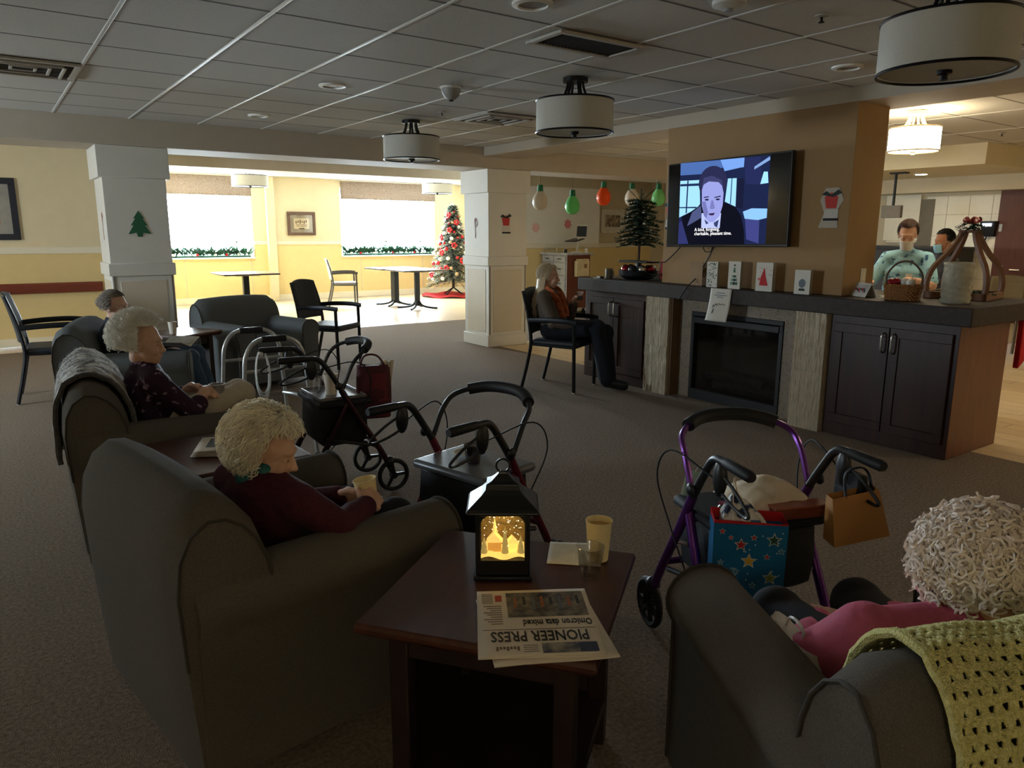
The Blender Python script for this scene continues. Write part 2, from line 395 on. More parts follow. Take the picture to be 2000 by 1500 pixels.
drum_lamp('added warm drum fill lamp behind the left seating area', -2.2, 9.6, lit=5, r=.24, z=2.6)  # out-of-view lamp, added to warm the left side
drum_lamp('added warm drum fill lamp behind the seats at the near wall', -1.6, -2.0, lit=.8, r=.24)  # weak lamp out of view, added as fill for the near seats
# dining area drums seen below the soffit
for x, lab in ((4.27, 'white drum lamp in front of the window beside the plaque'), (8.3, 'white drum lamp in front of the window beside the tall tree')):
    drum_lamp(lab, x, 14.6, r=.33, h=.2, drop=.1, z=2.6)

VENT = mat('vent_metal', S(186,180,170), .5, metal=.2, var=.05)
VDK = mat('vent_dark', S(52,46,40), .9, var=.2)
def vent(label, x, y, w, d, kind):
    t = thing('ceiling_vent', label, 'air vent', (x, y, 2.494))
    f = MB(); e = .035
    for a in ((-w/2, w/2, -d/2, -d/2+e), (-w/2, w/2, d/2-e, d/2), (-w/2, -w/2+e, -d/2+e, d/2-e), (w/2-e, w/2, -d/2+e, d/2-e)): f.box(*a, -.012, .004)
    f.build('frame', VENT, t, bevel=.003)
    MB().box(-w/2+e, w/2-e, -d/2+e, d/2-e, .0, .005).build('backing', VDK, t)
    if kind == 'grille':
        n = 24
        for k in range(n):
            xx = -w/2+e+(k+.5)*(w-2*e)/n
            MB().cbox((xx, 0, -.003), (.004, d-2*e, .006)).build('slat', VDK, t, smooth=False)
    else:
        for k, q in enumerate((.75, .5, .25)):
            a, b = w/2*q, d/2*q; r_ = MB()
            for ax in ((-a, a, -b, -b+.018), (-a, a, b-.018, b), (-a, -a+.018, -b, b), (a-.018, a, -b, b)): r_.box(*ax, -.02+.004*k, -.004)
            r_.build('louvre_ring', VENT, t, bevel=.003)
vent('dark grille ceiling return vent in pale frame', 2.85, 3.33, .61, .31, 'grille')
vent('stepped metal ceiling diffuser over the left seating row', .345, 5.88, .6, .58, 'louvre')
vent('stepped metal ceiling diffuser between two drum lamps', 4.0, 5.9, .6, .58, 'louvre')
LENS = mat('downlight_lens', S(150,150,148), .4, var=.03)
def downlight(label, x, y, z=2.5, lit=0, group=None):
    t = thing('downlight', label, 'downlight', (x, y, z), 0, group)
    MB().lathe([(.095, .004), (.095, -.008), (.07, -.012), (.068, .0), (.09, .004)], 28).build('trim_ring', mat('white_ring', S(240,238,232), .4, var=.02), t)
    MB().lathe([(.069, .0), (.069, -.003), (.001, -.005), (.001, 0)], 28).build('lens', LENS if not lit else glow('lens_lit', (1, .85, .6), lit), t)
downlight('unlit round downlight closest to the left column', 2.18, 7.05)
downlight('unlit round downlight two tiles before the left column', 2.18, 5.32)
downlight('unlit round downlight beside the dark return vent', 2.18, 2.93)
downlight('unlit round downlight above the front of the chimney wall', 4.56, 2.82)
for x, y, w_ in ((8.3, 2.4, 'over the corridor in front of the dark door'), (8.4, 5.0, 'over the nurse station approach'), (8.9, .6, 'at the near end of the nurse corridor')): downlight('added lit fill downlight '+w_, x, y, 2.5, 140)  # out-of-view lit downlights added to brighten the nurse station
downlight('small lit downlight under the nurse station soffit', 10.35, 5.2, 2.262, 60)
t = thing('smoke_detector', 'round white smoke detector dome hanging from ceiling', 'smoke detector', (2.89, 4.86, 2.498))
MB().lathe([(.07, 0), (.07, -.025), (.055, -.06), (.03, -.085), (.001, -.088)], 24).build('dome', mat('detector', S(150,146,138), .5), t)
MB().lathe([(.078, .002), (.078, -.012), (.07, -.014), (.069, .002)], 24).build('base_ring', BAR, t)
MB().lathe([(.016, -.088), (.016, -.098), (.001, -.1), (.001, -.088)], 12).build('sensor_eye', IRON, t)
t = thing('ceiling_strobe', 'pale round alarm speaker cropped at the top of the ceiling', 'alarm', (2.86, 2.37, 2.498))
MB().lathe([(.075, 0), (.075, -.02), (.04, -.035), (.001, -.036)], 24).build('cover', BAR, t)
MB().lathe([(.02, -.034), (.02, -.045), (.001, -.047), (.001, -.034)], 12).build('lens', LENS, t)
for k, (x, y, z, w) in enumerate(((3.4, 2.26, 2.498, 'in front of the near drum lamp'), (3.4, 5.87, 2.498, 'beside the stepped diffuser'), (8.6, 8.3, 2.256, 'under the beam behind the balloons'), (8.7, 3.6, 2.498, 'over the nurse station'))):
    t = thing('sprinkler_head', 'small metal fire sprinkler head '+w, 'sprinkler', (x, y, z))
    MB().lathe([(.032, 0), (.032, -.006), (.012, -.01), (.011, 0)], 16).build('escutcheon', VENT, t)
    MB().tube([(0, 0, -.006), (0, 0, -.03)], .006, 8).build('stem', IRON, t)
    MB().lathe([(.014, -.03), (.014, -.033), (.001, -.034), (.001, -.03)], 12).build('deflector', IRON, t)

# ------------------------------------------------------------------ fireplace island
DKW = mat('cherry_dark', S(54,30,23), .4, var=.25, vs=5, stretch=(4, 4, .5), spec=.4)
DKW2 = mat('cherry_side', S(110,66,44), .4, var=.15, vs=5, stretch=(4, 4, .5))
TOPM = mix2('laminate_top', S(48,41,37), S(62,53,47), 30, .3, .7, rough=.6, bump=.03, bs=100, spec=.3)
STEEL = mat('brushed_steel', S(190,186,180), .3, metal=.9, var=.05)
top = thing('mantel_counter', 'long brown laminate mantel counter over the fireplace', 'counter', (0, 0, 0))
MB().box(5.02, 6.06, 2.11, 5.92, .9, 1.0215).build('counter_slab', TOPM, top, bevel=.006)
def cabinet(label, y0, y1):
    c = thing('base_cabinet', label, 'cabinet', (5.06, (y0+y1)/2, 0)); w = (y1-y0)/2
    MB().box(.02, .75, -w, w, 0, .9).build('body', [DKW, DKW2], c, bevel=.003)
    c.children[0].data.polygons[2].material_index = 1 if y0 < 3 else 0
    for s in (-1, 1):
        d = MB(); a, b = (s*.004, s*(w-.035)); lo, hi = min(a, b), max(a, b)
        z0, z1 = .1, .84; e = .065
        for q in ((lo, hi, z0, z0+e), (lo, hi, z1-e, z1), (lo, lo+e, z0+e, z1-e), (hi-e, hi, z0+e, z1-e)): d.box(0, .02, q[0], q[1], q[2], q[3])
        d.box(.009, .02, lo+e, hi-e, z0+e, z1-e)
        do = d.build('door', DKW, c, bevel=.002)
        yy = s*.035
        h = MB().tube(bez([(.002, yy, .665), (-.03, yy, .68), (-.034, yy, .735), (-.03, yy, .79), (.002, yy, .805)], 5), .0065, 8)
        h.build('handle', STEEL, do)
    return c
cabinet('dark cherry double-door cabinet right of the fireplace, next to the corridor', 2.19, 3.085)
cabinet('dark cherry double-door cabinet behind the seated woman by the column', 4.965, 5.86)
STONE = mix2('split_stone', S(176,160,136), S(214,200,176), 40, .3, .7, rough=.9, bump=.8, bs=90, stretch=(4, 4, .35))
def stone(y0, y1, label):
    t = thing('stone_panel', label, 'stone panel', (5.05, y0, 0)); w = y1-y0; n = 44; random.seed(int(y0*100))
    for half, (z0, z1) in enumerate(((0, .45), (.452, .9))):
        mb = MB(); off = [random.uniform(0, .007) for _ in range(n+1)]
        def fn(u, v): return (-.012-off[int(u*n+.5)]-.006*noise.noise(Vector((u*30, v*9, half+y0))), w*u, z0+(z1-z0)*v)
        mb.grid(fn, n, 22); mb.build('split_face', STONE, t, smooth=True, ang=60)
        MB().box(-.012, .12, 0, w, z0, z1).build('slab', STONE, t)
stone(3.1, 3.36, 'pale split-face stone panel right of the firebox'); stone(4.66, 4.945, 'pale split-face stone panel left of the firebox')
MOS = mix2('mosaic', S(40,35,31), S(132,116,94), 70, .2, .9, rough=.35, bump=.35, bs=180, kind='voronoi', spec=.6)
ms = thing('fireplace_surround', 'small mosaic tile surround framing the firebox', 'tile surround', (5.17, 0, 0))
for nm, a in (('surround_top', (3.36, 4.66, .79, .9)), ('surround_side', (3.36, 3.545, 0, .79)), ('surround_side', (4.495, 4.66, 0, .79))):
    MB().box(0, .03, a[0], a[1], a[2], a[3]).build(nm, MOS, ms, smooth=False)
MB().box(-.1, 0, 4.64, 4.66, 0, .9).build('return_board', mat('return_brown', S(110,84,60), .6), ms)
BLK = mat('matte_black', S(20,20,22), .5, var=.1)
fb = thing('fireplace_insert', 'black metal electric firebox with ember log bed', 'fireplace', (5.17, 4.02, 0))
f = MB()
for a in ((-.475, .475, .75, .79), (-.475, .475, 0, .09), (-.475, -.44, .09, .75), (.44, .475, .09, .75)): f.box(-.012, .03, *a)
f.build('frame', BLK, fb, bevel=.004)
MB().box(-.02, -.005, -.44, .44, .69, .745).build('hood_strip', BLK, fb, bevel=.004)
MB().box(.3, .31, -.44, .44, .05, .75).box(.03, .3, -.45, -.44, .05, .75).box(.03, .3, .44, .45, .05, .75).box(.03, .31, -.44, .44, .04, .05).build('firebox', mat('soot', S(48,44,38), .9, var=.3), fb)
LOG = mat('charred_log', S(50,38,28), .9, var=.4, vs=20, bump=1, bs=40)
for k, (y, z, a) in enumerate(((-.2, .13, .2), (.12, .13, -.15), (-.03, .2, .5), (.2, .21, -.4))):
    MB().tube([(.17-math.sin(a)*.05, y-.2, z), (.17, y, z+.02), (.17+math.sin(a)*.05, y+.2, z)], [.04, .05, .04], 10).build('log', LOG, fb)
MB().grid(lambda u, v: (.08+.2*v, -.42+.84*u, .07+.10*math.sin(u*PI)*(.5+.5*v)+.02*noise.noise(Vector((u*20, v*9, 3)))), 40, 10).build('ember_bed', mat('ember_bed', S(40,32,26), .9, var=.5, vs=30), fb)
MB().box(.02, .024, -.44, .44, .09, .69).build('glass_front', clear('fire_glass', (.75, .75, .75), .06), fb)
ch = struct('wall_chimney', B(5.2, 5.61, 3.1, 4.915, 1.022, 2.4), CHIM, bevel=.004)

# ------------------------------------------------------------------ television
tv = thing('television', 'wide flat-screen television showing a man in a dark coat', 'television', (5.115, 4.165, 1.725)); tv.rotation_euler = (R(-1.0), 0, R(0))
TW, TH = 1.262, .722
MB().box(-.012, .03, -TW/2, TW/2, -TH/2, TH/2).build('housing', mat('tv_black', S(14,14,16), .3), tv, bevel=.004)
MB().box(.03, .085, -.2, .2, -.15, .15).build('wall_mount', BLK, tv)
scr = MB().box(-.0135, -.012, -TW/2+.012, TW/2-.012, -TH/2+.018, TH/2-.012).build('screen', mat('screen_glass', S(10,11,14), .12, var=0), tv)
TVC = [(70, 295), (1795, 100), (1800, 1440), (130, 1430)]
def tvuv(px, py):
    u = v = .5
    for _ in range(12):
        def F(u, v):
            return [(1-u)*(1-v)*TVC[0][k]+u*(1-v)*TVC[1][k]+u*v*TVC[2][k]+(1-u)*v*TVC[3][k] for k in (0, 1)]
        f0 = F(u, v); e = 1e-4; fu = F(u+e, v); fv = F(u, v+e)
        a, b, c, d = (fu[0]-f0[0])/e, (fv[0]-f0[0])/e, (fu[1]-f0[1])/e, (fv[1]-f0[1])/e; D = a*d-b*c; rx, ry = px-f0[0], py-f0[1]
        u += (rx*d-ry*b)/D; v += (ry*a-rx*c)/D
    return u, v
lay = [0]
TVS = .9
def scr_poly(name, pts, col, s=1.0):
    lay[0] += 1; x = -.0135-.00012*lay[0]; vs = []
    for p in pts:
        u, v = tvuv(*p); vs.append((x, TW/2-u*TW, TH/2-v*TH))
    MB().add(vs, [tuple(range(len(vs)))]).build(name, glow('tv_%d_%d_%d' % col, S(*col), TVS*s), scr, smooth=False)
P_ = scr_poly
P_('picture_backdrop', [(265, 275), (1525, 160), (1535, 1400), (318, 1400)], (26, 34, 66))
P_('picture_wall', [(265, 275), (1190, 200), (1190, 330), (900, 330), (600, 420), (275, 440)], (70, 100, 160))
P_('picture_ceiling', [(860, 225), (1190, 195), (1190, 320), (930, 380)], (110, 150, 215))
P_('picture_window', [(280, 515), (575, 500), (610, 830), (560, 900), (305, 1020)], (150, 205, 235))
for q in ([(390, 510), (410, 510), (420, 960), (400, 960)], [(285, 560), (580, 545), (580, 580), (285, 590)], [(295, 875), (560, 870), (560, 890), (296, 890)]): P_('picture_muntin', q, (26, 40, 76))
P_('picture_window', [(985, 480), (1105, 475), (1115, 870), (965, 800)], (150, 205, 235))
P_('picture_muntin', [(1035, 478), (1048, 478), (1050, 850), (1036, 840)], (40, 70, 120))
P_('picture_door', [(1120, 480), (1210, 480), (1215, 900), (1120, 880)], (22, 26, 50))
P_('picture_shelf', [(1190, 200), (1400, 185), (1440, 560), (1230, 560)], (34, 40, 80))
P_('picture_shelf', [(1330, 320), (1520, 180), (1525, 230), (1330, 360)], (120, 150, 200))
P_('picture_lamp', [(1455, 390), (1505, 390), (1522, 545), (1420, 560)], (150, 210, 240))
P_('picture_desk', [(1220, 940), (1330, 895), (1530, 900), (1530, 1030), (1420, 1060), (1250, 1040)], (130, 180, 230))
P_('picture_desk', [(1255, 1045), (1440, 1060), (1450, 1390), (1290, 1330)], (58, 62, 120))
P_('picture_coat', [(330, 1400), (350, 1010), (480, 940), (620, 840), (960, 810), (1120, 880), (1200, 1000), (1250, 1200), (1270, 1400)], (14, 15, 26))
P_('picture_lapel', [(440, 1140), (500, 950), (625, 850), (650, 1020)], (70, 78, 116))
P_('picture_sleeve', [(318, 1390), (310, 1100), (350, 1060), (480, 1390)], (44, 48, 96))
P_('picture_shirt', [(645, 960), (925, 960), (920, 1170), (655, 1170)], (170, 180, 230))
P_('picture_tie', [(690, 1040), (760, 1100), (720, 1115)], (50, 56, 96)); P_('picture_tie', [(830, 1095), (900, 1050), (885, 1160), (845, 1140)], (50, 56, 96))
def ov(cx, cy, rx, ry, a0=0, a1=2*PI, n=26): return [(cx+rx*math.cos(a0+(a1-a0)*k/n), cy+ry*math.sin(a0+(a1-a0)*k/n)) for k in range(n)]
P_('picture_hair', ov(775, 540, 205, 235)+[], (38, 40, 72))
P_('picture_face', [(625, 640), (650, 530), (760, 500), (900, 540), (940, 680), (940, 850), (905, 1000), (830, 1085), (760, 1085), (690, 1010), (640, 850)], (140, 145, 205))
P_('picture_fringe', [(620, 620), (640, 470), (760, 440), (900, 500), (930, 600), (860, 530), (720, 520), (650, 560)], (56, 58, 98))
P_('picture_cheek', [(640, 800), (690, 800), (740, 950), (720, 1030), (680, 990)], (105, 108, 165))
for q in ([(660, 735), (730, 722), (735, 738), (660, 750)], [(815, 735), (900, 715), (905, 732), (815, 750)]): P_('picture_brow', q, (46, 46, 82))
for cx, cy in ((708, 772), (866, 768)): P_('picture_eye', ov(cx, cy, 30, 13), (30, 30, 60))
P_('picture_nose', [(775, 780), (800, 780), (835, 890), (800, 905), (760, 895)], (110, 112, 170))
P_('picture_mouth', [(745, 965), (840, 955), (820, 990), (770, 990)], (52, 32, 66))
CAP = glow('caption_white', (1, 1, 1), 1.0)
for line, (px, py) in (('A kind, forgiving,', (560, 1212)), ('charitable, pleasant time.', (560, 1268))):
    u, v = tvuv(px, py); lay[0] += 1
    M = Matrix.Translation((-.0135-.0001*lay[0]-.001, TW/2-u*TW, TH/2-v*TH)) @ Matrix(((0, 0, -1, 0), (-1, 0, 0, 0), (0, 1, 0, 0), (0, 0, 0, 1)))
    text(line, .040, M, CAP, scr, 'caption', sx=1.0)
CBL = mat('black_cable', S(24,22,22), .5)
def cable(label, pts, r=.004, m=None, cat='cable'):
    return tag(MB().tube(bez(pts, 6), r, 6).build('cable', m or CBL), label, cat)
def atp(l, x): return [tuple(at(px, py, 'x', x)) for px, py in l]
cable('thin black cable running down from screen to mantel notch', atp([(1330, 481), (1312, 500), (1298, 512)], 5.19)+[(5.19, 4.93, 1.20), (5.19, 4.94, 1.03)])
cable('thin black cable hanging from screen over mantel edge to stone panel', atp([(1394, 482), (1380, 510), (1362, 540)], 5.185)+[tuple(at(1345, 557, 'z', 1.028)), tuple(at(1338, 566, 'x', 5.01)), tuple(at(1325, 585, 'x', 5.008))], .005)
cable('short looped cable hanging below the screen', atp([(1373, 481), (1377, 491), (1388, 491), (1391, 481)], 5.15))
# ------------------------------------------------------------------ upholstered armchairs
FAB = mix2('chair_fabric', S(86,80,73), S(110,103,94), 420, .3, .7, rough=1, bump=.4, bs=700, spec=.1)
FAB2 = mix2('chair_fabric_b', S(92,95,96), S(114,117,117), 420, .3, .7, rough=1, bump=.4, bs=700, spec=.1)
PIP = mat('piping', S(64,58,51), .9)
ARMP = [(.27, .06), (.435, .06), (.435, .47)]+[(.355+.1*math.cos(a), .53+.095*math.sin(a)) for a in [R(d) for d in range(-30, 190, 16)]]+[(.26, .45)]
BACKP = [(-.42, .06), (-.445, .4), (-.455, .62), (-.442, .72), (-.41, .785), (-.36, .82), (-.31, .815), (-.262, .785), (-.22, .73), (-.195, .66), (-.18, .55), (-.165, .40), (-.16, .06)]
def club_chair(label, x, y, hd, m=FAB):
    t = thing('armchair', label, 'armchair', (x, y, 0), R(hd))
    MB().box(-.41, .38, -.43, .43, .055, .29).build('base', m, t, bevel=.015)
    for s in (-1, 1):
        rings = []
        for xx, k in ((-.40, .97), (-.38, 1), (.40, 1), (.425, .985), (.432, .95)):
            cy, cz = .35, .4
            ring = [(xx, s*(cy+(a-cy)*k), cz+(b-cz)*k if b > .1 else b) for a, b in ARMP]
            rings.append(ring if s > 0 else ring[::-1])
        a = MB().loft(rings).build('arm', m, t, ang=50)
        top = [(.428, s*yy, zz) for yy, zz in ARMP[1:]]
        MB().tube(top, .0045, 6).build('piping', PIP, a)
        inner = [(.434, s*(.35+(yy-.35)*.9), .4+(zz-.4)*.92 if zz > .1 else zz) for yy, zz in ARMP]
        MB().add(inner, [tuple(range(len(inner))) if s < 0 else tuple(range(len(inner)-1, -1, -1))]).build('front_panel', m, a, smooth=False)
        for lx in (-.36, .36):
            MB().lathe([(.024, .056), (.018, 0)][::-1], 12, (lx, s*.38, 0)).build('leg', DKW, t)
    rings = []
    for k in range(15):
        yy = -.425+.85*k/14; q = abs(yy)/.425
        up = 1+.05*(1-q*q); sh = 1-.10*max(0, q-.9)/.1
        rings.append([((-.31+(a+.31)*sh), yy, (.4+(b-.4)*up*(sh if b > .4 else 1)) if b > .4 else b) for a, b in BACKP])
    bk = MB().loft(rings).build('backrest', m, t, ang=50)
    for s in (-1, 1):
        pp = [(-.31+(a+.31)*.90, s*.428, .4+(b-.4)*.9) for a, b in BACKP if b > .39]
        MB().tube(pp, .0045, 6).build('piping', PIP, bk)
    mb = MB().box(-.17, .425, -.262, .262, .29, .455); mb.build('seat_cushion', m, t, bevel=.045, seg=4)
    MB().box(.36, .40, -.265, .265, .06, .30).build('front_rail', m, t, bevel=.01)
    return t
FGX, FGY, FGH = .67, 2.30, 8
club_chair('brown-grey armchair holding the woman in the burgundy sweater', FGX, FGY, FGH)
C2 = (.68, 4.0, -5)
club_chair('brown-grey armchair with a grey fluffy throw over its back', *C2)
C3 = (.86, 6.18, -18)
club_chair('grey armchair of the woman with glasses, in front of left column', *C3, m=FAB2)
C4 = (2.12, 7.42, -74)
club_chair('empty grey armchair beside the black guest chair', *C4, m=FAB2)
C5 = (1.575, .639, 62)
club_chair('brown-grey armchair under the yellow crocheted throw', *C5)

# ------------------------------------------------------------------ end tables
TBL = mat('end_table_wood', S(76,42,32), .35, var=.2, vs=6, stretch=(1, 6, 1), spec=.5)
TBD = mat('end_table_dark', S(38,24,20), .5, var=.2)
EDG = mat('table_edge', S(120,76,52), .4, var=.15)
def end_table(label, x, y, hd, w=.6, d=.6, h=.57):
    t = thing('end_table', label, 'end table', (x, y, 0), R(hd))
    a, b = w/2, d/2
    MB().loft([[(sx*a*q, sy*b*q, z) for sx, sy in ((-1,-1), (1,-1), (1,1), (-1,1))] for q, z in ((.94, h-.04), (1, h-.022), (1, h-.012), (.985, h))]).build('table_top', TBL, t, smooth=False, bevel=.003)
    a -= .06; b -= .06
    for sx in (-1, 1):
        for sy in (-1, 1): MB().cbox((sx*(a-.025), sy*(b-.025), (h-.04)/2), (.05, .05, h-.04)).build('leg', TBD, t, bevel=.004)
    for sy in (-1, 1): MB().cbox((0, sy*(b-.02), h-.075), (2*a-.1, .02, .07)).build('apron', TBD, t)
    for sx in (-1, 1): MB().cbox((sx*(a-.02), 0, h-.075), (.02, 2*b-.1, .07)).build('apron', TBD, t)
    MB().box(-a+.012, a-.012, b-.022, b-.012, .15, h-.1).build('back_panel', TBD, t)
    MB().box(a-.022, a-.012, -b+.05, b-.05, .15, h-.1).build('side_panel', TBD, t)
    MB().box(-a, a, -b, b, .12, .15).build('lower_shelf', TBD, t, bevel=.003)
    return t
T1 = (1.035, 1.475, 37.6)
end_table('dark cherry end table holding the glowing lantern', *T1, w=.6, d=.585)
end_table('dark cherry end table between the two occupied armchairs', .74, 3.17, 2, w=.56, d=.58)
end_table('dark end table with a single paper cup, by left column', 1.35, 6.97, 33, w=.50, d=.48, h=.61)

# ------------------------------------------------------------------ guest chairs
CHM = mat('black_frame', S(30,32,36), .4, metal=.4)
CHS = mat('dark_vinyl', S(44,48,54), .45, var=.1, bump=.1, bs=200)
CHB = mat('dark_mesh_back', S(60,62,66), .8, var=.15, vs=200, bump=.3, bs=500)
def guest_chair(label, x, y, hd, frame_m=CHM, seat_m=CHS, back_m=CHB, cutout=False, group=None):
    t = thing('guest_chair', label, 'chair', (x, y, 0), R(hd), group)
    for s in (-1, 1):
        MB().tube(bez([(-.33, s*.235, .008), (-.27, s*.235, .25), (-.235, s*.235, .46), (-.27, s*.228, .70), (-.335, s*.21, .93)], 5), .018, 8, flat=(1.2, .9)).build('leg', frame_m, t)
        MB().tube([(.225, s*.245, .008), (.22, s*.248, .40), (.215, s*.25, .655)], .018, 8).build('leg', frame_m, t)
        MB().tube(bez([(-.26, s*.24, .66), (-.1, s*.262, .672), (.1, s*.268, .675), (.245, s*.258, .662)], 5), .02, 8, flat=(.6, 1.2)).build('armrest', frame_m, t)
        for lx in (-.33, .225): MB().lathe([(.017, 0), (.015, .012)], 10, (lx, s*(.235 if lx < 0 else .245), 0)).build('foot_cap', STEEL, t)
        MB().tube([(-.235, s*.23, .43), (.22, s*.24, .425)], .012, 8).build('seat_rail', frame_m, t)
    MB().tube([(.2, -.24, .42), (.2, .24, .42)], .012, 8).build('front_rail', frame_m, t)
    MB().box(-.23, .25, -.235, .235, .425, .48).build('seat', seat_m, t, bevel=.024, seg=3)
    def bk(u, v):
        z = .53+.40*v; y = (-.205+.01*v)*(1-2*u); xx = -.245-.085*(v**1.3)-.035*math.sin(u*PI)+.0
        return (xx, y, z+.018*math.sin(u*PI)*v)
    b = MB().grid(bk, 14, 12).build('backrest', back_m, t, solid=.022)
    ed = [bk(0, k/6) for k in range(7)]+[bk(k/12, 1) for k in range(1, 12)]+[bk(1, 1-k/6) for k in range(7)]
    MB().tube(ed, .011, 6).build('back_frame', frame_m, t)
    if cutout:
        MB().tube([bk(.25, .9), bk(.5, .93), bk(.75, .9)], .014, 6, flat=(1, .6)).build('hand_slot', CHM, b)
    return t
guest_chair('empty black guest chair standing beside the grey armchair', 3.08, 7.86, -52)
guest_chair('empty black guest chair by the handrail wall', .46, 7.74, -5)
guest_chair('black guest chair in which the long-haired woman sits', 4.50, 5.50, -64)
DCF = mat('grey_frame', S(86,82,78), .45, metal=.3); DCS = mat('taupe_vinyl', S(150,144,136), .5)
guest_chair('taupe dining chair with patterned back at the dining table', 5.92, 14.25, -18, DCF, DCS, mix2('patterned_back', S(140,132,120), S(186,178,164), 40, .4, .6, rough=.8), True)
guest_chair('tan slatted chair behind the corridor counter', 10.6, 4.15, 190, mat('bronze_frame', S(80,62,44), .4), CHS, mix2('slat_back', S(120,104,76), S(170,150,112), 9, .45, .55, kind='wave', stretch=(0, 0, 3)))

# ------------------------------------------------------------------ dining tables
DTT = mat('dining_top', S(150,132,112), .18, var=.1, vs=4, stretch=(5, 1, 1), spec=.6)
def dining_table(label, x, y, rz=0, w=.92, d=.84, thick=.05):
    t = thing('dining_table', label, 'table', (x, y, 0), R(rz))
    MB().box(-w/2, w/2, -d/2, d/2, .735, .765).build('table_top', DTT, t, bevel=.006)
    MB().box(-w/2-.001, w/2+.001, -d/2-.001, d/2+.001, .742, .757).build('edge_band', CHM, t, bevel=.003)
    MB().box(-.05, .05, -thick, thick, .06, .72).build('pedestal', CHM, t, bevel=.008)
    MB().box(-.2, .2, -.2, .2, .715, .736).build('mount_plate', CHM, t, bevel=.004)
    for k in range(4):
        a = k*PI/2+PI/4; c, s = math.cos(a), math.sin(a)
        MB().tube(bez([(c*.03, s*.03, .16), (c*.1, s*.1, .07), (c*.25, s*.25, .032), (c*.40, s*.40, .022)], 5), .02, 8).build('foot', CHM, t)
    MB().tube([(.05, .07, .5), (.05, .13, .5), (.05, .13, .46)], .008, 6).build('crank', CHM, t)
dining_table('small dining table alone by the plaque wall', 3.72, 13.35, 0, .94, .9)
dining_table('dining table pushed up to the taupe dining chair', 6.78, 13.72, 0, .95, .8, .09)
dining_table('dining table joined to the one beside the dining chair', 6.84, 12.88, 0, .95, .8, .03)

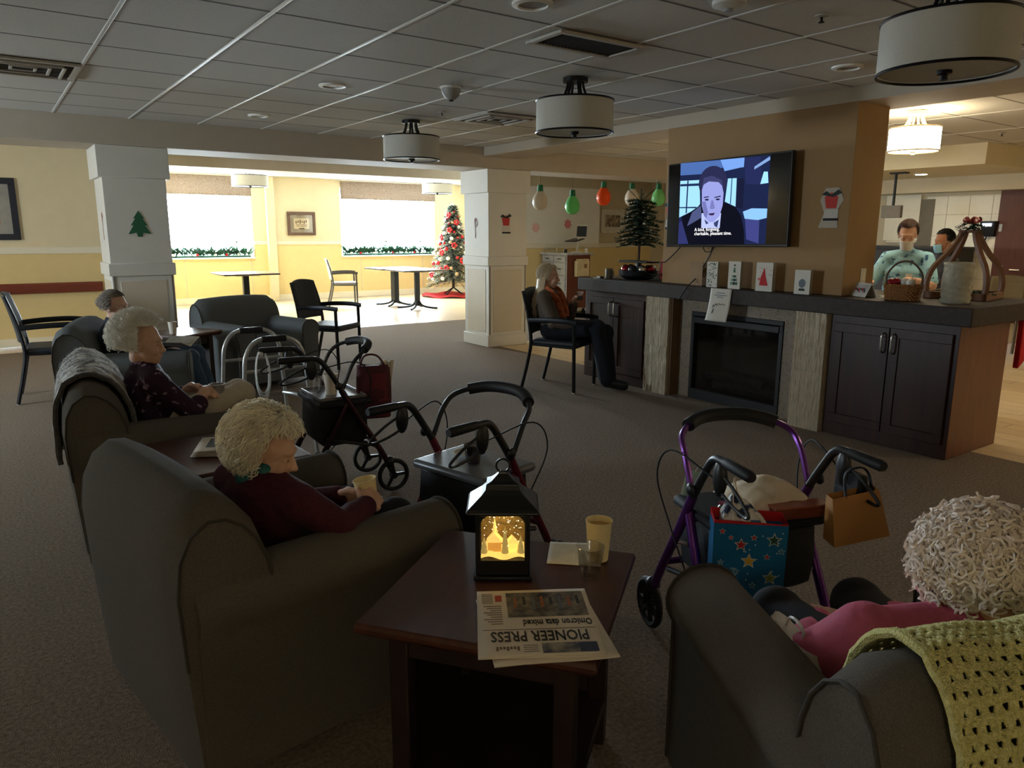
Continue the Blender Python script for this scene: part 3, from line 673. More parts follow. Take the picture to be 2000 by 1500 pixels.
# ------------------------------------------------------------------ rollators
RUB = mat('black_rubber', S(22,22,24), .6, var=.1)
PLS = mat('black_plastic', S(30,31,34), .4, var=.05)
NYL = mat('black_nylon', S(20,21,26), .7, var=.2, bump=.2, bs=300)
ALU = mat('aluminium', S(188,190,190), .35, metal=.7, var=.03)
def rollator(label, x, y, hd, paint, H=.82, w=.235, nspoke=5, pouch=True, seat_m=NYL, pad_full=True):
    t = thing('rollator', label, 'rollator', (x, y, 0), R(hd))
    for s in (-1, 1):
        yy = s*w
        MB().tube(bez([(-.21, yy, H), (-.14, yy, H-.01), (-.085, yy, H-.075), (.0, yy, .60)], 6), .0145, 10).build('handle_tube', PLS, t)
        MB().tube(bez([(-.02, yy, .63), (.07, yy, .47), (.19, yy, .27), (.245, yy, .165)], 6), .0165, 10).build('front_leg', paint, t)
        MB().tube([(.02, yy*.97, .57), (-.08, yy, .38), (-.2, yy, .175)], .0165, 10).build('rear_leg', paint, t)
        MB().tube([(-.09, yy, .36), (.13, yy, .30)], .01, 8).build('side_brace', PLS, t)
        g = MB().tube([(-.35, yy, H), (-.34, yy, H), (-.22, yy, H), (-.205, yy, H)], [.014, .0185, .017, .015], 10).build('grip', RUB, t)
        MB().tube(bez([(-.20, yy, H-.045), (-.27, yy, H-.072), (-.335, yy, H-.108), (-.345, yy, H-.122), (-.32, yy, H-.128), (-.25, yy, H-.118), (-.19, yy, H-.10)], 4), .0055, 6).build('brake_lever', PLS, t)
        MB().ell((-.18, yy, H-.055), (.03, .02, .062), 12, 8).build('brake_housing', PLS, t)
        MB().tube(bez([(-.17, yy, H-.07), (.05, yy+s*.05, H-.03), (.13, yy+s*.06, H-.14), (.07, yy+s*.035, .50), (-.08, yy+s*.02, .33), (-.2, yy, .2)], 6), .0032, 5).build('brake_cable', RUB, t)
        MB().ell((-.04, yy+s*.022, .66), (.022, .012, .022), 10, 6).build('height_knob', PLS, t)
        for wx, nm in ((.27, 'front_wheel'), (-.23, 'rear_wheel')):
            c = (wx, yy, .1); wr = .098
            whl = MB().tube([(wx+(wr-.013)*math.cos(2*PI*k/28), yy, .1+(wr-.013)*math.sin(2*PI*k/28)) for k in range(28)], .013, 8, closed=True, flat=(1.1, 1)).build(nm, RUB, t)
            h = MB().lathe([(.02, -.018), (.02, .018)], 14, c, 'y')
            for k in range(nspoke):
                a = 2*PI*k/nspoke; h.tube([(wx+.015*math.cos(a), yy, .1+.015*math.sin(a)), (wx+.078*math.cos(a), yy, .1+.078*math.sin(a))], [.012, .009], 6)
            h.build('wheel_spokes', PLS, whl)
            fk = MB()
            for q in (-1, 1): fk.tube([(wx-.018 if wx > 0 else wx+.03, yy+q*.022, .19), (wx, yy+q*.022, .1)], .009, 6)
            fk.ell((wx-.022 if wx > 0 else wx+.03, yy, .185), (.03, .03, .03), 10, 6)
            fk.build('fork', PLS, whl)
    for a in (((.0, -w, .54), (.0, w, .54)), ((.17, -w, .31), (.17, w, .31))): MB().tube(a, .0125, 8).build('cross_bar', paint, t)
    for s in (-1, 1): MB().tube([(.10, s*w, .42), (-.10, -s*w*.9, .36)], .008, 6).build('fold_brace', STEEL if s > 0 else PLS, t)
    MB().box(-.15, .16, -.205, .205, .535, .572).build('seat', seat_m, t, bevel=.017, seg=3)
    bar = bez([(-.01, -w, .64), (.05, -w, H-.05), (.11, -w*.92, H+.005), (.18, -w*.5, H+.035), (.2, 0, H+.042), (.18, w*.5, H+.035), (.11, w*.92, H+.005), (.05, w, H-.05), (-.01, w, .64)], 6)
    bb = MB().tube(bar, .011, 8).build('back_bar', paint if pad_full else PLS, t)
    n = len(bar); MB().tube(bar[int(n*.30):int(n*.71)], .024, 10).build('foam_pad', RUB, bb)
    if pouch:
        MB().loft([[(x0*q, y0*q, z) for x0, y0 in ((-.13,-.18), (.13,-.18), (.14,-.15), (.14,.15), (.13,.18), (-.13,.18), (-.14,.15), (-.14,-.15))] for q, z in ((.8, .31), (.95, .33), (1, .42), (.96, .53))]).build('pouch', NYL, t)
    return t
BUR = mat('burgundy_metal', S(112,32,52), .3, metal=.5, var=.05)
PUR = mat('purple_metal', S(104,52,128), .25, metal=.6, var=.05)
BKR = mat('dark_burgundy_metal', S(58,28,40), .3, metal=.5, var=.05)
rollator('dark burgundy rollator with red bag and cup tray', 1.545, 3.95, -3, BKR, H=.82, w=.20, nspoke=3, pad_full=False)
RB = (1.53, 2.435, 14)
rollator('burgundy rollator with black padded seat and dark drink', *RB, BUR, H=.80, w=.22, pad_full=False, seat_m=mat('vinyl_painted_sheen', S(92,94,98), .3, var=.05))  # black seat lightened, the window's reflection put into its colour
RC = (2.04, 1.485, 69)
rollator('purple rollator hung with a starry gift bag', *RC, PUR, H=.80, w=.22, nspoke=7)

# aluminium walking frame
wk = thing('walking_frame', 'aluminium walking frame with dark hand grips', 'walker', (1.45, 4.88, 0), R(0))
for s in (-1, 1):
    MB().tube(bez([(-.25, s*.27, .01), (-.21, s*.25, .55), (-.185, s*.245, .73), (-.1, s*.245, .815), (.08, s*.245, .815), (.165, s*.245, .73), (.19, s*.25, .55), (.23, s*.27, .01)], 6), .0135, 10).build('side_frame', ALU, wk)
    MB().tube([(-.085, s*.245, .816), (.065, s*.245, .816)], .021, 10).build('grip', RUB, wk)
    MB().tube([(-.195, s*.248, .62), (.175, s*.248, .62)], .011, 8).build('side_rung', ALU, wk)
    for lx in (-.25, .23): MB().lathe([(.02, 0), (.016, .04)], 10, (lx, s*.27, 0)).build('rubber_foot', RUB, wk)
for z, b in ((.60, .05), (.36, .03)):
    MB().tube(bez([(.19, -.25, z), (.21+b, -.12, z), (.21+b, .12, z), (.19, .25, z)], 6), .012, 8).build('front_bar', ALU, wk)

# handrail on the left wall
hr = thing('handrail', 'red-brown wooden wall handrail', 'handrail', (0, 11.42, .745))
MB().loft([[(xx, -.07+q, -.065), (xx, -.085+q, -.04), (xx, -.085+q, .04), (xx, -.06+q, .065), (xx, -.02, .06), (xx, -.02, -.06)] for xx, q in ((-3.4, 0), (1.24, 0), (1.285, .03))]).build('rail', mat('rail_wood', S(128,62,46), .4, var=.1, stretch=(.5, 6, 6)), hr)
for x in (-2.4, -.9, .6): MB().box(x-.03, x+.03, -.03, 0, -.05, .05).build('bracket', TBD, hr)
# ------------------------------------------------------------------ things on the lantern table
TZ = .5705
PAPER = mat('newsprint', S(222,210,192), .9, var=.05, vs=20)
INK = flat('ink_black', S(26,24,24))
def zq(px, py, z): return at(px, py, 'z', z)
lp = zq(982, 1118, TZ)
ln = thing('snow_lantern', 'black holiday lantern with lit snowy church scene', 'lantern', lp, R(-35))       # front looks along -y
LK = mat('lantern_black', S(20,22,24), .35, var=.05)
MB().box(-.078, .078, -.052, .052, 0, .012).box(-.072, .072, -.047, .047, .012, .052).build('base', LK, ln, bevel=.004)
def arch(w, h, n=10):                            # arched opening outline, x and z
    r = w/2; k = .55
    return [(-r, 0), (r, 0)]+[(r*math.cos(a), h-r*k+r*k*math.sin(a)) for a in [PI*i/n for i in range(n+1)]]
op = arch(.116, .134); ob = [(-.066, 0), (.066, 0), (.066, .075)]+[(.066*math.cos(PI*i/10) if 0 else .066-.132*i/10, .145) for i in range(0, 11)]
for nm, yy in (('front_frame', -.047), ('rear_frame', .041)):
    mb = MB(); inner = [(a, .056+b) for a, b in op]; c = Vector((0, .12))
    outer = []
    for a, b in inner:
        d = Vector((a, b))-c; k = min(.066/max(abs(d.x), 1e-4), .074/max(abs(d.y), 1e-4)); outer.append((c.x+d.x*k, c.y+d.y*k))
    n = len(inner); vs = [(a, yy, b) for a, b in inner]+[(a, yy, b) for a, b in outer]+[(a, yy+.006, b) for a, b in inner]+[(a, yy+.006, b) for a, b in outer]
    fs = []
    for i in range(n):
        j = (i+1) % n
        fs += [(i, j, n+j, n+i), (2*n+j, 2*n+i, 3*n+i, 3*n+j), (j, i, 2*n+i, 2*n+j), (n+i, n+j, 3*n+j, 3*n+i)]
    mb.add(vs, fs).build(nm, LK, ln, smooth=False)
for x in (-.066, .066):
    for y in (-.044, .044): MB().cbox((x, y, .125), (.012, .012, .15)).build('corner_post', LK, ln, bevel=.002)
    MB().box(x-.001, x+.001, -.04, .04, .056, .19).build('side_pane', clear('lantern_glass', (1, .97, .9), .06), ln)
MB().box(-.056, .056, -.046, -.0445, .056, .185).build('front_pane', MATS['lantern_glass'], ln)
SNOW = mat('lit_snow', S(240,210,120), .8, emit=(1, .68, .2), es=.6)
GOLD = mat('golden_backdrop', S(120,100,60), .6, var=.6, vs=60, emit=(1, .62, .15), es=.02)
MB().box(-.06, .06, .036, .04, .056, .19).build('backdrop', GOLD, ln)
MB().grid(lambda u, v: (-.058+.116*u, -.04+.075*v, .060+.012*v+.005*math.sin(u*9)), 12, 6).build('snow_ground', SNOW, ln)
church = MB().box(-.04, -.008, -.015, .015, .066, .098).prism([(-.044, .096), (-.004, .096), (-.024, .118)], -.018, .018, 'y') if 0 else MB().box(-.040, -.004, -.012, .012, .066, .094)
church.build('church_wall', mat('lit_wall', S(200,150,70), .8, emit=(1, .5, .1), es=.3), ln)
MB().add([(-.044, -.015, .093), (-.044, .015, .093), (0, .015, .093), (0, -.015, .093), (-.022, -.015, .118), (-.022, .015, .118)], [(0, 4, 5, 1), (2, 5, 4, 3), (0, 3, 4), (1, 5, 2)]).build('church_roof', SNOW, ln, smooth=False)
MB().lathe([(.006, .1), (.006, .125), (.0005, .155)], 8, (-.022, 0, 0)).build('steeple', SNOW, ln)
MB().box(.012, .036, 0, .018, .066, .085).add([(.008, -.003, .084), (.008, .021, .084), (.04, .021, .084), (.04, -.003, .084), (.024, -.003, .102), (.024, .021, .102)], [(0, 4, 5, 1), (2, 5, 4, 3), (0, 3, 4), (1, 5, 2)]).build('cottage', SNOW, ln, smooth=False)
for x, h in ((-.05, .045), (.006, .075), (.048, .05)):
    MB().lathe([(.010, .066), (.007, .066+h*.3), (.008, .066+h*.32), (.004, .066+h*.65), (.005, .066+h*.67), (.0005, .066+h)], 8, (x, -.018, 0)).build('tree', mat('lit_tree', S(150,130,60), .8, emit=(.8, .6, .2), es=.25), ln)
gl = MB(); random.seed(3)
for k in range(60): gl.ell((random.uniform(-.055, .055), random.uniform(-.035, .03), random.uniform(.09, .185)), random.uniform(.0006, .0017), 5, 3)
tag(gl.build('glitter', glow('glitter', (1, .85, .5), 3), ln), kind='stuff')
MB().loft([[(sx*a, sy*b, z) for sx, sy in ((-1,-1), (1,-1), (1,1), (-1,1))] for a, b, z in ((.092, .072, .190), (.096, .076, .197), (.09, .07, .206), (.055, .042, .236), (.045, .034, .248), (.043, .032, .262), (.03, .022, .268), (.012, .01, .285), (.008, .008, .292))]).build('roof', LK, ln, smooth=False, bevel=.002)
MB().tube([(.018*math.cos(2*PI*k/16), 0, .305+.018*math.sin(2*PI*k/16)) for k in range(16)], .003, 6, closed=True).build('ring_handle', LK, ln)
lamp = bpy.data.lights.new('lantern_led', 'POINT'); lamp.energy = .12; lamp.color = (1, .7, .25); lamp.shadow_soft_size = .01
lo_ = bpy.data.objects.new('lantern_led', lamp); COL.objects.link(lo_); lo_.parent = ln; lo_.location = (0, -.01, .17)

# newspapers
def news(label, A, Bp, D, z, fancy):
    # A top-left, Bp top-right, D bottom-left of the page in reading order
    ex = (Bp-A); ey = (A-D); W_, H_ = ex.length, ey.length; ex = ex.normalized(); ey = (ey-ex*ey.dot(ex)).normalized()
    t = thing('newspaper', label, 'newspaper', D)
    M = Matrix(((ex.x, ey.x, 0, 0), (ex.y, ey.y, 0, 0), (0, 0, 1, 0), (0, 0, 0, 1)))
    t.rotation_euler = M.to_euler()
    return t, W_, H_
def sheet(name, W_, H_, z, parent, m=PAPER, sk=(0, 0), th=.003, curl=.002):
    def fn(u, v): return (W_*u+sk[0]*v, H_*v+sk[1]*u, z+curl*math.sin(u*7+v*3)*.5+curl*(v**3))
    return MB().grid(fn, 12, 12).build(name, m, parent, solid=th)
A_, B_, D_, = zq(1160, 1287, TZ), zq(912, 1296, TZ), zq(1141, 1159, TZ)
np_, NW, NH = news('folded front-page newspaper lying on the lantern table', A_, B_, D_, TZ, 1)
s2 = sheet('under_section', NW*1.0, NH*1.0, .003, np_, sk=(-.01, 0)); s2.location = (.004, .004, 0); s2.rotation_euler = (0, 0, R(4.5))
sheet('middle_section', NW, NH*1.01, .0075, np_).rotation_euler = (0, 0, R(-.8))
fp = sheet('front_page', NW, NH, .0125, np_, curl=.0005)
ZT = .0146
def nbox(name, u0, u1, v0, v1, m, z=ZT): return MB().box(u0*NW, u1*NW, v0*NH, v1*NH, z, z+.0003).build(name, m, fp, smooth=False)
PH1 = mix2('news_photo', S(54,56,60), S(150,140,124), 40, .3, .75, rough=.8, bump=0)
nbox('front_photo', .04, .74, .05, .45, PH1)
for k in range(8): nbox('photo_figure', .09+k*.08, .115+k*.08, .12+.02*(k % 2), .26+.04*(k % 3), flat('fig_%d' % (k % 3), [S(30,30,34), S(150,90,50), S(90,100,110)][k % 3]), ZT+.0003)
nbox('banner_photo', .06, .50, .84, .975, mix2('banner_photo_m', S(70,74,92), S(176,168,150), 30, .3, .7, rough=.8, bump=0))
nbox('banner_block', .05, .20, .845, .97, flat('navy_print', S(52,58,84)), ZT+.0003)
nbox('red_logo', .78, .84, .09, .19, flat('red_print', S(170,50,36)), ZT)
nbox('rule', .02, .97, .635, .640, INK)
GREYT = flat('grey_print', S(120,112,104))
def ntext(body, size, u, v, m=INK, al='LEFT', sx=1, bold=0): return text(body, size, Matrix.Translation((u*NW, v*NH, ZT+.0004)), m, fp, 'headline', align=al, font_bold=bold, sx=sx)
ntext('PIONEER PRESS', NH*.20, .5, .67, al='CENTER', sx=NW/NH*.60, bold=.0008)
ntext('Omicron data mixed', NH*.135, .03, .50, sx=NW/NH*.52, bold=.0006)
for k in range(7): nbox('masthead_blurb', .68+k*.028, .70+k*.028, .875, .91+.02*(k % 3 == 0), flat('brown_print', S(110,84,62)))
for k in range(9): nbox('column_text', .79, .95-.03*(k % 3), .26+k*.035, .272+k*.035, GREYT)
for k in range(6): nbox('column_text', .86, .96, .06+k*.03, .07+k*.03, GREYT)
for k in range(4): nbox('column_text', .53, .65, .86+k*.028, .868+k*.028, GREYT)
# second paper on the middle table
A2, B2, D2 = zq(350, 888, .572), zq(440, 852, .572), zq(352, 905, .572)
n2 = thing('newspaper', 'grey newspaper stack on the end table between occupied armchairs', 'newspaper', (.60, 3.12, .5725), R(-30))
for k in range(4):
    o = sheet('section', .30, .22, .003+.006*k, n2, mat('newsprint_b', S(196,190,178), .9) if k < 3 else PAPER); o.rotation_euler = (0, 0, R(k*2.5)); o.location = (.004*k, 0, 0)
MB().box(.05, .26, .06, .19, .0245, .0252).build('front_photo', flat('photo_grey', S(96,98,100)), n2).rotation_euler = (0, 0, R(7))

# cups
def cup(label, p, h=.105, rt=.037, rb=.027, m=None, fill=None, clearm=None, name='paper_cup', cat='cup', rim=True):
    t = thing(name, label, cat, p)
    w = .0012
    wall = MB(); n = 28
    prof = [(rb, 0), (rb+(rt-rb)*.5, h*.5), (rt, h), (rt-w, h), (rb+(rt-rb)*.5-w, h*.5), (rb-w, .004), (.0005, .004)]
    wall.lathe([(.0005, 0)]+prof, n).build('wall', clearm or m, t, ang=60)
    if rim: MB().tube([(rt*math.cos(2*PI*k/n), rt*math.sin(2*PI*k/n), h) for k in range(n)], .0018, 6, closed=True).build('rim', clearm or m, t)
    if fill:
        fm, fz = fill; r = rb+(rt-rb)*fz-w*1.2
        MB().lathe([(.0005, .0045), (rb-w*1.4, .0045), (r, h*fz), (.0005, h*fz)], n).build('drink', fm, t)
    return t
YCUP = mat('cream_paper_cup', S(232,212,160), .7, var=.04, vs=30)
WCUP = mat('white_paper_cup', S(226,216,200), .7, var=.03)
COF = mat('milky_coffee', S(206,168,104), .3); COLA = mat('cola', S(40,20,18), .1)
WATER = mat('water', (.95, .97, .98), .02, var=0, trans=1, ior=1.33)
PCUP = clear('clear_plastic', (.98, .98, .98), .16, .08)
cup('tall cream paper cup on a napkin beside the lantern', zq(1168, 1091, TZ+.0035), .115, .037, .028, YCUP, (COF, .86))
cup('clear plastic tumbler of water beside the newspaper', zq(1152, 1124, TZ+.0035), .085, .038, .028, clearm=PCUP, fill=(clear('water_body', (.95, .96, .96), .14, .03), .62), name='plastic_tumbler')
nk = thing('paper_napkin', 'folded cream paper napkin under the cups', 'napkin', zq(1122, 1082, TZ), R(-42))
def nap(u, v): return (-.075+.15*u, -.075+.15*v, .0012+.0006*math.sin(u*6+v*4))
MB().grid(nap, 10, 10).build('ply', mat('napkin', S(230,222,200), .9, bump=.1, bs=500), nk, solid=.0016)
MB().tube([nap(.5, 0), nap(.5, 1)], .0007, 4).build('crease', MATS['napkin'], nk)
cup('white paper cup alone on the end table by the left column', (1.27, 6.86, .6105), .10, .036, .027, WCUP)

# things on the dark burgundy rollator
def rl(T, x, y, z):
    a = R(T[2]); return Vector((T[0]+x*math.cos(a)-y*math.sin(a), T[1]+x*math.sin(a)+y*math.cos(a), z))
RA = (1.545, 3.95, -3)
tr = thing('drink_tray', 'grey plastic tray lying on the dark rollator seat', 'tray', rl(RA, 0, 0, .5725), R(-3))
MB().box(-.13, .13, -.17, .17, 0, .006).build('tray_base', mat('tray_grey', S(120,116,116), .4), tr, bevel=.002)
r_ = MB()
for a in ((-.135, .135, -.175, -.165), (-.135, .135, .165, .175), (-.135, -.125, -.165, .165), (.125, .135, -.165, .165)): r_.box(*a, 0, .018)
r_.build('tray_rim', MATS['tray_grey'], tr, bevel=.003)
cup('white paper cup on the dark rollator tray', rl(RA, -.02, -.03, .579), .115, .04, .03, WCUP, (COF, .6))
cup('clear tumbler on the dark rollator tray', rl(RA, -.08, .05, .579), .09, .036, .027, clearm=PCUP, fill=(MATS['water_body'], .3), name='plastic_tumbler')
cup('dark cola in a clear tumbler on burgundy rollator seat', rl(RB, -.03, -.03, .5735), .085, .038, .029, clearm=PCUP, fill=(COLA, .93), name='plastic_tumbler')
cp = thing('crumpled_napkin', 'crumpled white napkin on the burgundy rollator seat', 'napkin', rl(RB, .06, .08, .5735))
MB().grid(lambda u, v: (-.06+.12*u+.008*math.sin(v*9), -.05+.1*v+.008*math.sin(u*11), .006+.018*abs(noise.noise(Vector((u*4, v*4, 1.7))))), 14, 14).build('ply', MATS['napkin'], cp, solid=.001)
WCB = mat('white_cord', S(226,228,228), .4)
ccl = thing('cord_coil', 'coil of white cord hanging from dark rollator grip', 'cord', rl(RA, -.335, .2, .80), R(-3))
for k in range(6):
    random.seed(k); a = random.uniform(-.35, .35); w = random.uniform(.03, .042); L_ = random.uniform(.12, .15)
    MB().tube([(w*math.sin(t_)*math.cos(a), w*math.sin(t_)*math.sin(a)+.004*k-.01, -L_+L_*math.cos(t_)+.022) for t_ in [2*PI*j/24 for j in range(24)]], .0028, 6, closed=True).build('cord_loop', WCB, ccl)
MB().tube([(-.006, -.02, .005), (-.006, .02, .005)], .012, 8).build('cord_tie', WCB, ccl)
# red bag with papers on rollator A front
RBAG = mat('red_nylon_bag', S(84,24,38), .6, var=.25, vs=10, bump=.2, bs=100)
bg = thing('tote_bag', 'dark red fabric tote hanging on the dark rollator front', 'bag', rl(RA, .215, -.08, .43), R(-20))
def bagf(w, d, h, bul=.012, tz=.9):
    rings = []
    for k in range(9):
        v = k/8; q = tz+(1-tz)*math.sin(v*PI*.8+.3); dd = d*(.35+.65*math.sin(v*PI*.75+.5))
        ring = []
        for i in range(20):
            a = 2*PI*i/20; c, s = math.cos(a), math.sin(a)
            x = w*q*math.copysign(abs(c)**.5, c); y = dd*math.copysign(abs(s)**.6, s)
            ring.append((x, y, h*v+.006*math.sin(i*3+k)))
        rings.append(ring)
    return rings
MB().loft(bagf(.10, .05, .30)).build('bag_body', RBAG, bg)
MB().tube(bez([(-.08, -.02, .29), (-.05, -.03, .36), (.02, -.03, .36), (.07, -.02, .29)], 5), .006, 6).build('strap', RBAG, bg)
MB().box(-.02, .07, -.048, -.042, .10, .26).build('flap', mat('red_flap', S(120,40,48), .6), bg)
pr_ = thing('rolled_papers', 'rolled newspapers poking out of red tote', 'newspaper', rl(RA, .205, -.085, .52), R(-20))
for k in range(4):
    MB().tube([(.03+.018*k, .0, 0), (.055+.02*k, .0, .23+.01*(k % 2))], .012, 10).build('roll', PAPER if k % 2 else mat('newsprint_b', S(196,190,178), .9), pr_)

# gift bag, purse and bits on the purple rollator
gl_ = rl(RC, -.26, .22, .80)
gb = thing('gift_bag', 'blue gift bag with coloured stars hung on purple rollator', 'gift bag', (0, 0, 0))
gc = at(1462, 1014, 'y', 1.36); gc2 = at(1455, 1195, 'y', 1.36)
gb.location = (gc.x, gc.y, 0); gb.rotation_euler = (0, 0, R(-42))
GZ1, GZ0 = gc.z, gc.z-.30; GW = .112; GD = .045
BLU = mat('blue_gift_paper', S(34,112,160), .3, var=.12, vs=5, spec=.5)
body = MB().loft([[(-GW*.97, -GD, GZ0), (GW*.97, -GD, GZ0), (GW*.97, GD, GZ0), (-GW*.97, GD, GZ0)], [(-GW, -GD, GZ1), (GW, -GD, GZ1), (GW, GD, GZ1), (-GW, GD, GZ1)]], caps=False)
body.add([(-GW*.97, -GD, GZ0), (GW*.97, -GD, GZ0), (GW*.97, GD, GZ0), (-GW*.97, GD, GZ0)], [(3, 2, 1, 0)])
bo = body.build('bag_body', BLU, gb, smooth=False, solid=.001)
MB().loft([[(-GW*.99, -GD*.97, GZ1-.02), (GW*.99, -GD*.97, GZ1-.02), (GW*.99, GD*.97, GZ1-.02), (-GW*.99, GD*.97, GZ1-.02)], [(-GW*.99, -GD*.97, GZ1+.012), (GW*.99, -GD*.97, GZ1+.004), (GW*.99, GD*.97, GZ1+.012), (-GW*.99, GD*.97, GZ1+.02)]], caps=False).build('red_lining', mat('red_paper', S(190,32,36), .4), gb, smooth=False, solid=.001)
def star(x, z, r, col, y=-GD-.0008, rim=True):
    def pts(rr): return [(x+rr*(1 if k % 2 == 0 else .45)*math.sin(PI*k/5), z+rr*(1 if k % 2 == 0 else .45)*math.cos(PI*k/5)) for k in range(10)]
    if rim:
        p = pts(r*1.35); MB().add([(a, y, b) for a, b in p], [tuple(range(9, -1, -1))]).build('star_outline', flat('star_white', S(206,214,206)), bo, smooth=False)
    p = pts(r); MB().add([(a, y-.0005, b) for a, b in p], [tuple(range(9, -1, -1))]).build('star', flat('star_%s' % col[0], col[1]), bo, smooth=False)
SR, SY, SG, SL = ('red', S(206,48,44)), ('gold', S(226,176,62)), ('green', S(44,84,62)), ('olive', S(140,148,70))
for u, v, r, c in ((.12, .05, .009, SR), (.24, .12, .007, SR), (.38, .20, .017, SR), (.55, .11, .009, SR), (.82, .13, .019, SG), (.50, .39, .020, SY), (.74, .33, .009, SR), (.80, .58, .019, SL), (.11, .63, .016, SG), (.36, .76, .019, SG), (.84, .80, .011, SR), (.56, .95, .015, SR)):
    star(-GW+2*GW*u, GZ1-(GZ1-GZ0)*v*.93-.012, r, c)
for u, v in ((.12, .42), (.33, .52), (.93, .26), (.57, .68), (.72, .78)): star(-GW+2*GW*u, GZ1-(GZ1-GZ0)*v*.93-.012, .009, ('teal', S(60,128,160)))
for k in range(26):
    random.seed(50+k); u, v = random.uniform(.05, .95), random.uniform(.03, .95)
    MB().lathe([(.0026, -GD-.0009), (.0026, -GD-.0014), (.0001, -GD-.0014)], 8, (-GW+2*GW*u, 0, GZ1-(GZ1-GZ0)*v), 'y').build('dot', flat('dot_white', S(190,206,214)), bo)
for s in (-1, 1):
    MB().tube(bez([(-.05, s*GD*.9, GZ1-.005), (-.055, s*.01-.01, GZ1+.08), (-.05, 0, GZ1+.135), (-.035, 0, GZ1+.08), (.045, s*GD*.9, GZ1-.005)], 6), .0022, 5).build('cord_handle', mat('cream_cord', S(220,206,186), .7), gb)
TIS = mix2('tissue_print', S(226,226,222), S(40,52,84), 22, .50, .56, rough=.6, bump=.2, bs=60)
ts = thing('wrapped_present', 'white and navy leaf print present poking out of gift bag', 'present', (gc.x, gc.y, GZ1-.06), R(-42))
MB().loft([[(-.09, -.03, 0), (.06, -.03, 0), (.06, .03, 0), (-.09, .03, 0)], [(-.085, -.032, .08), (.05, -.03, .06), (.05, .03, .06), (-.085, .03, .08)], [(-.055, -.012, .145), (-.005, -.01, .12), (-.005, .01, .12), (-.055, .012, .145)]]).build('wrapping', TIS, ts, bevel=.006)
MB().box(.0, .03, -.034, -.031, .0, .07).build('ribbon', mat('blue_ribbon', S(70,120,170), .4), ts)
sc_ = thing('cream_scarf', 'cream cloth bundle piled on the purple rollator seat', 'cloth', rl(RC, 0, -.06, .5725), R(69))
MB().grid(lambda u, v: (-.13+.26*u, -.13+.25*v, .004+.085*(math.sin(u*PI)**.6)*(math.sin(v*PI)**.5)+.014*noise.noise(Vector((u*5, v*5, 4)))), 26, 26).build('folds', mat('cream_cloth', S(222,204,176), .9, var=.06, bump=.2, bs=60), sc_, solid=.004)
bx_ = thing('cookie_tin', 'brown red box on the edge of the purple rollator seat', 'box', rl(RC, -.13, -.1, .573), R(69))
MB().box(-.03, .03, -.1, .1, 0, .035).build('box_body', mat('brown_box', S(124,62,40), .5), bx_, bevel=.003)
MB().box(-.032, .032, -.102, .102, .035, .042).build('lid', mat('brown_box_lid', S(150,84,56), .5), bx_, bevel=.002)
sg = thing('snack_packet', 'green and red snack packet beside the cream cloth', 'packet', rl(RC, -.06, .12, .5735), R(30))
MB().grid(lambda u, v: (-.05+.1*u, -.035+.07*v, .004+.04*math.sin(u*PI)**.7*math.sin(v*PI)**.7), 12, 10).build('packet_top', mat('green_foil', S(36,104,70), .25), sg)
MB().box(-.05, .05, -.035, .035, 0, .004).build('packet_base', MATS['green_foil'], sg)
MB().box(-.04, -.01, -.02, .02, .042, .046).build('label', mat('red_foil', S(170,40,40), .3), sg)
pb = thing('brown_paper_bag', 'brown paper bag with dark strap hung on purple rollator grip', 'bag', (0, 0, 0))
pc = at(1672, 985, 'y', 1.16); pb.location = (pc.x, pc.y, 0); pb.rotation_euler = (0, 0, R(-28)); pz = pc.z
KRA = mat('kraft_paper', S(176,124,66), .6, var=.08, vs=8)
MB().loft([[(-.080, -.035, pz-.125), (.10, -.035, pz-.095), (.105, .035, pz-.095), (-.075, .04, pz-.125)], [(-.095, -.025, pz+.03), (.055, -.025, pz+.055), (.06, .02, pz+.055), (-.09, .02, pz+.03)]], caps=False).build('bag_wall', KRA, pb, smooth=False, solid=.0012)
MB().add([(-.080, -.035, pz-.125), (.10, -.035, pz-.095), (.105, .035, pz-.095), (-.075, .04, pz-.125)], [(3, 2, 1, 0)]).build('bag_bottom', KRA, pb, smooth=False)
MB().tube(bez([(-.05, -.02, pz+.03), (-.045, 0, pz+.10), (.0, 0, pz+.12), (.03, 0, pz+.10), (.035, -.02, pz+.05)], 5), .005, 6, flat=(1.6, .6)).build('strap', NYL, pb)
nt_ = thing('dark_organizer', 'black organizer pouch hanging behind the brown bag', 'pouch', rl(RC, -.2, -.235, .66), R(69))
MB().box(-.06, .06, -.018, .018, -.08, .08).build('pouch_body', NYL, nt_, bevel=.01)
MB().box(-.05, .05, .018, .022, -.06, .02).build('pocket', RUB, nt_, bevel=.002)
lt = thing('name_tag', 'pale green paper tag on the purple rollator bar', 'tag', at(1352, 945, 'y', 1.62))
lt.rotation_euler = (R(-8), R(12), R(-38))
MB().box(-.028, .028, -.001, .001, -.045, .045).build('card', mat('pale_green_card', S(170,206,190), .6), lt)
MB().tube([(-.0, 0, .045), (.01, 0, .07)], .0012, 5).build('string', WCB, lt)
